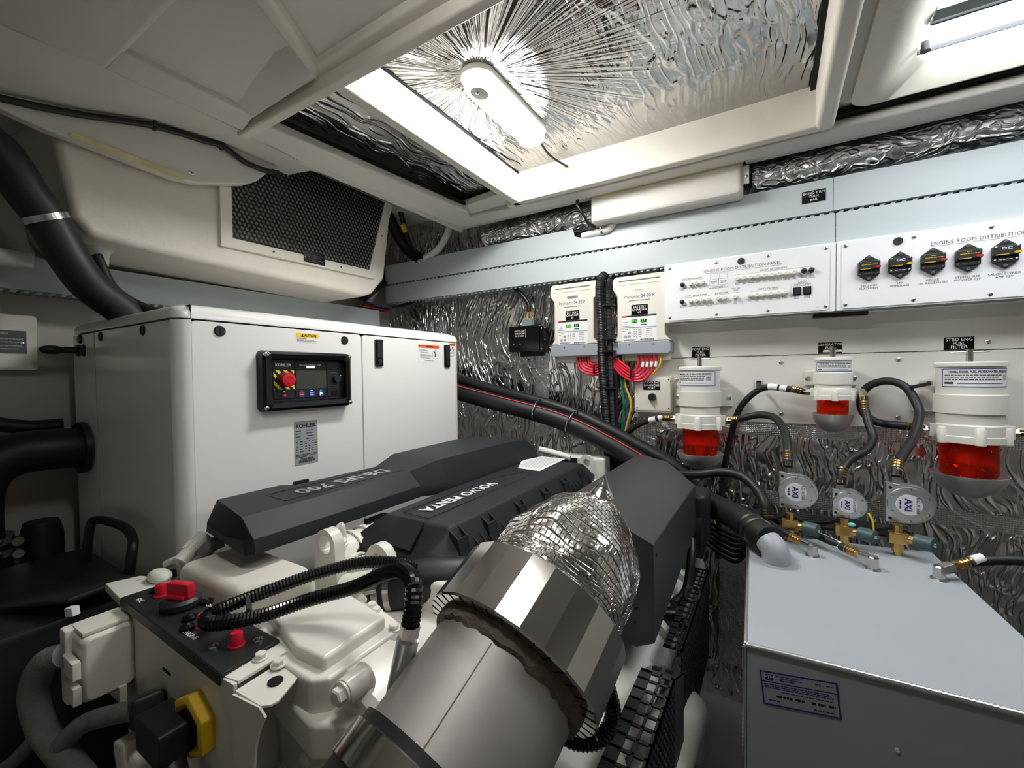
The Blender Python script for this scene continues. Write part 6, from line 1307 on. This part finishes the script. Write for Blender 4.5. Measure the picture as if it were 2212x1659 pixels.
# yellow plug
yc = thing('service_plug', 'yellow hexagonal service plug with a black connector', 'connector', (-0.77, 0.30, 0.80))
YF = Frame((-0.768, 0.317, 0.812), X, Z, -Y)
hexo = lambda r: [(r * math.cos(math.radians(30 + 60 * k)), r * 0.95 * math.sin(math.radians(30 + 60 * k))) for k in range(6)]
MB(YF).loft([[YF.p(a, b, 0.0) for a, b in hexo(0.052)], [YF.p(a, b, 0.022) for a, b in hexo(0.052)], [YF.p(a, b, 0.025) for a, b in hexo(0.040)], [YF.p(a, b, 0.004) for a, b in hexo(0.036)]]).build('yellow_collar', 'yellow', yc, bevel=0.002)
MB(YF).rrect(-0.085, 0.004, -0.045, 0.012, 0.012, 0.060, 0.008, 3).build('black_plug', 'black', yc, bevel=0.004)
MB().tube([YF.p(-0.02, -0.04, 0.04), YF.p(0.02, -0.08, 0.045), YF.p(0.05, -0.16, 0.03), YF.p(0.05, -0.3, 0.0)], 0.02, 12).build('plug_lead', 'black', yc)
pl2 = MB().obox((-0.935, 0.298, 0.772), (1, -0.2, 0.5), Z, 0.09, 0.045, 0.05).build('dark_connector', 'black', bevel=0.008); tag(pl2, 'dark grey connector plugged into the box face below the connector box', 'connector')
pw = thing('pump_casting', 'dull white pump casting under the breaker box', 'pump', (-0.95, 0.3, 0.0))
MB().lathe([(0.05, 0.0), (0.05, 0.5), (0.07, 0.53), (0.075, 0.60), (0.06, 0.64), (0.03, 0.66)], (-0.90, 0.30, 0.0), Z, 22).build('casting', 'eng', pw)
MB().obox((-0.84, 0.30, 0.665), (1, 0, -0.45), Z, 0.20, 0.07, 0.06).build('casting_arm', 'eng', pw, bevel=0.015)
MB().obox((-0.955, 0.285, 0.70), (1, 0, 0.3), Z, 0.05, 0.04, 0.05).build('stop_block', 'eng', pw, bevel=0.006)

# grey connectors left of the side cover
lc = thing('sensor_connectors', 'pair of pale ribbed sensor connectors beside the black side cover', 'connector', (-1.2, 0.47, 0.90))
MB().tube([(-1.165, 0.44, 0.925), (-1.175, 0.47, 0.945), (-1.185, 0.50, 0.965)], 0.017, 16).build('connector_body', 'engdull', lc)
for k in range(14):
    t = 2 * PI * k / 14; u, v, d = ortho((-0.02, 0.06, 0.04)); p = V((-1.176, 0.472, 0.946)); MB().obox(p + (u * math.cos(t) + v * math.sin(t)) * 0.0175, d, u * math.cos(t) + v * math.sin(t), 0.022, 0.003, 0.003).build('rib', 'engdull', lc)
MB().tube([(-1.15, 0.475, 0.93), (-1.145, 0.50, 0.95), (-1.14, 0.52, 0.955)], 0.016, 14).build('connector_body', 'hosegrey', lc)
MB().tube([(-1.21, 0.43, 0.915), (-1.19, 0.44, 0.925), (-1.165, 0.445, 0.925)], 0.009, 10).build('lead', 'engdull', lc)
MB().obox((-1.205, 0.425, 0.895), (1, 0.4, 0.1), Z, 0.05, 0.02, 0.02).build('lead_clip', 'black', lc, bevel=0.004)
bt = thing('battery_tray', 'dark battery box with a bent carrying handle beside the engine', 'battery box', (-1.6, 0.32, 0.0))
eb2 = MB().box(-1.80, -1.30, 0.16, 0.44, 0.0, 0.84).build('box', 'black', bt, bevel=0.02)
MB().tube([(-1.64, 0.40, 0.84), (-1.64, 0.41, 0.93), (-1.62, 0.42, 0.955), (-1.45, 0.425, 0.965), (-1.37, 0.42, 0.95), (-1.345, 0.41, 0.92), (-1.345, 0.40, 0.84)], 0.011, 12).build('handle', 'cable', bt)
MB().obox((-1.45, 0.30, 0.845), X, Z, 0.05, 0.04, 0.02).build('terminal', 'black', bt, bevel=0.004)
MB().slab([(-1.45, 0.20, 0.86), (-1.275, 0.28, 0.885), (-1.29, 0.40, 0.885), (-1.47, 0.38, 0.86)], (0, 0, -0.012)).build('lid_flap', 'black', bt, bevel=0.004)
tg = MB().obox((-1.20, 0.27, 0.885), (1, 0.3, 0.2), Z, 0.022, 0.014, 0.018).build('vent_cap', 'paper', bt, bevel=0.002)

# ================================================================== exhaust elbow
XN = V((0.1275, 0.863, 0.489)).normalized(); XC = V((-0.3055, 0.481, 0.9595))
ex = thing('exhaust_elbow', 'stainless exhaust elbow with polished band and foil-wrapped turbo outlet', 'exhaust', (-0.33, 0.35, 0.80))
at = lambda t: XC + XN * t
MB().lathe([(0.104, -0.34), (0.104, 0.06)], XC, XN, 64).build('pipe', 'pipe', ex)
uu, vv, _ = ortho(XN)
sd = (uu * math.cos(2.2) + vv * math.sin(2.2))
# faceted band
n = 24; mb = MB(); per = lambda r, t, off=0: [at(t) + (uu * math.cos(2 * PI * (k + off) / n) + vv * math.sin(2 * PI * (k + off) / n)) * r for k in range(n)]
mb.loft([per(0.108, -0.0005), per(0.130, 0.0), per(0.1315, 0.003), per(0.1315, 0.090), per(0.128, 0.0935), per(0.110, 0.094)], cap=False)
band = mb.build('steel_band', 'band', ex, ang=12); lab(band, 'polished faceted stainless band')
tab = MB()
for k in range(36):
    t = 2 * PI * k / 36; d = uu * math.cos(t) + vv * math.sin(t); tab.obox(at(-0.0002) + d * 0.1205, d, XN, 0.020, 0.0016, 0.0012)
tab.build('tab_slits', 'void', band, smooth=False)
fib = MB(); rg = []
for r, t in ((0.102, 0.004), (0.112, 0.002), (0.113, -0.006), (0.110, -0.015), (0.103, -0.018)):
    rg.append([at(t + random.uniform(-.003, .003)) + (uu * math.cos(2 * PI * k / 72) + vv * math.sin(2 * PI * k / 72)) * (r + random.uniform(-.002, .002)) for k in range(72)])
fib.loft(rg, cap=False).build('fibre_packing', 'fibre', ex)
# seam weld along the pipe
d0 = (V((0, 0, 1.35)) + V((0.06, 0, 0)) - at(-0.05)); d0 = (d0 - XN * d0.dot(XN)).normalized()
sv = (d0 + XN.cross(d0) * -0.35).normalized()
MB().tube([at(-0.02 - 0.03 * k) + sv * 0.1038 for k in range(10)], 0.0009, 6, raw=True).build('seam_weld', 'weld', ex)
# lower hose joint with clamps
MB().lathe([(0.1045, -0.30), (0.111, -0.30), (0.111, -0.137), (0.1045, -0.137)], XC, XN, 64).build('rubber_hose', 'rubber', ex)
for t0, t1 in ((-0.188, -0.148), (-0.245, -0.203)):
    MB().lathe([(0.111, t0), (0.1145, t0 + 0.002), (0.1145, t1 - 0.002), (0.111, t1)], XC, XN, 64).build('band_clamp', 'band', ex)
# sensor boss
b0, b1 = V((-0.424, 0.386, 0.895)), V((-0.4055, 0.4005, 1.008))
bo = MB().cyl(b0, b1, 0.0145, 0.0145, 24).build('sensor_boss', 'alu', ex)
MB().lathe([(0.013, 0.0), (0.013, 0.016)], b1 + (b1 - b0).normalized() * 0.003, b1 - b0, 6).build('hex_nut', 'nickel', bo)
# wrapped turbo outlet
wp_ = [at(0.085), at(0.125), at(0.165), V((-0.283, 0.675, 1.045)), V((-0.272, 0.70, 1.010)), V((-0.262, 0.715, 0.965)), V((-0.257, 0.72, 0.915))]
wr = [0.100, 0.107, 0.108, 0.100, 0.084, 0.064, 0.045]
P_ = smooth_path(wp_, 10); m = len(P_); nn = 48
def wrad(i):
    f = i / 10; a = min(int(f), len(wr) - 2); return wr[a] + (wr[a + 1] - wr[a]) * (f - a)
T_ = [(P_[min(i + 1, m - 1)] - P_[max(i - 1, 0)]).normalized() for i in range(m)]
u, v, _ = ortho(T_[0]); rings = []; dist = [0.0]
rnd = [random.uniform(-1, 1) for _ in range(64)]
for i in range(m):
    if i: u = T_[i - 1].rotation_difference(T_[i]) @ u; dist.append(dist[-1] + (P_[i] - P_[i - 1]).length)
    v = T_[i].cross(u).normalized(); u = v.cross(T_[i]).normalized(); row = []
    for j in range(nn):
        t = 2 * PI * j / nn
        bump = 0.0035 * math.sin(3 * t + i * 0.21 + rnd[1]) + 0.002 * math.sin(7 * t - i * 0.33 + rnd[2]) + 0.0012 * math.sin(13 * t + i * 0.7)
        row.append(P_[i] + (u * math.cos(t) + v * math.sin(t)) * (wrad(i) + bump))
    rings.append(row)
mb = MB().loft(rings)
wo = mb.build('heat_wrap', 'wrap', ex, ang=70); lab(wo, 'silver woven heat wrap')
me = wo.data; uvl = me.uv_layers.new(name='UVMap')
for p in me.polygons:
    js = [me.loops[l].vertex_index % nn for l in p.loop_indices]
    wrapd = max(js) - min(js) > nn // 2 and len(js) == 4
    for l, j in zip(p.loop_indices, js):
        i = me.loops[l].vertex_index // nn
        jj = j + nn if (wrapd and j < nn // 2) else j
        uvl.data[l].uv = (jj / nn * 2 * PI * 0.10, dist[min(i, m - 1)])
# gathered seam and tip of the wrap
MB().tube([P_[k] + (V((-0.25, -0.35, 0.9)).normalized()) * (wrad(k) + 0.001) for k in range(2, 36, 3)], 0.0025, 6).build('wrap_seam', 'wrap', wo)
MB().lathe([(0.022, 0.0), (0.014, 0.012), (0.008, 0.022), (0.001, 0.034)], P_[30] + V((0.03, 0.035, 0.095)), (0.15, 0.1, 1), 12).build('wrap_tip', 'wrap', wo)

# ------------------------------------------------------------------ corrugated conduits of the sensor
c1 = thing('sensor_conduit', 'black corrugated conduit looping from the exhaust sensor over the white covers', 'conduit', (-0.6, 0.5, 0.95))
conduit([(-0.4030, 0.4025, 1.024), (-0.400, 0.405, 1.052), (-0.412, 0.418, 1.072), (-0.465, 0.45, 1.064), (-0.545, 0.49, 1.025), (-0.62, 0.485, 0.985), (-0.69, 0.445, 0.962), (-0.735, 0.395, 0.948), (-0.775, 0.352, 0.945), (-0.805, 0.340, 0.943), (-0.822, 0.352, 0.945), (-0.815, 0.385, 0.950), (-0.79, 0.44, 0.958), (-0.755, 0.51, 0.968), (-0.715, 0.575, 0.972), (-0.665, 0.625, 0.965), (-0.63, 0.65, 0.95)], 0.0122, 14, 0.0056, 0.14, 'corrugated_tube', 'blackshine', c1)
MB().obox((-0.775, 0.392, 0.952), (0.5, 1, 0.2), Z, 0.006, 0.052, 0.020).build('cable_tie', 'black', c1)
c2 = conduit([(-0.228, 0.60, 0.93), (-0.205, 0.60, 0.885), (-0.200, 0.60, 0.845), (-0.218, 0.585, 0.818), (-0.25, 0.565, 0.82), (-0.28, 0.56, 0.84)], 0.0122, 14, 0.0056, 0.14, 'lower_conduit', 'blackshine'); tag(c2, 'short black corrugated conduit curling under the polished exhaust band', 'conduit')
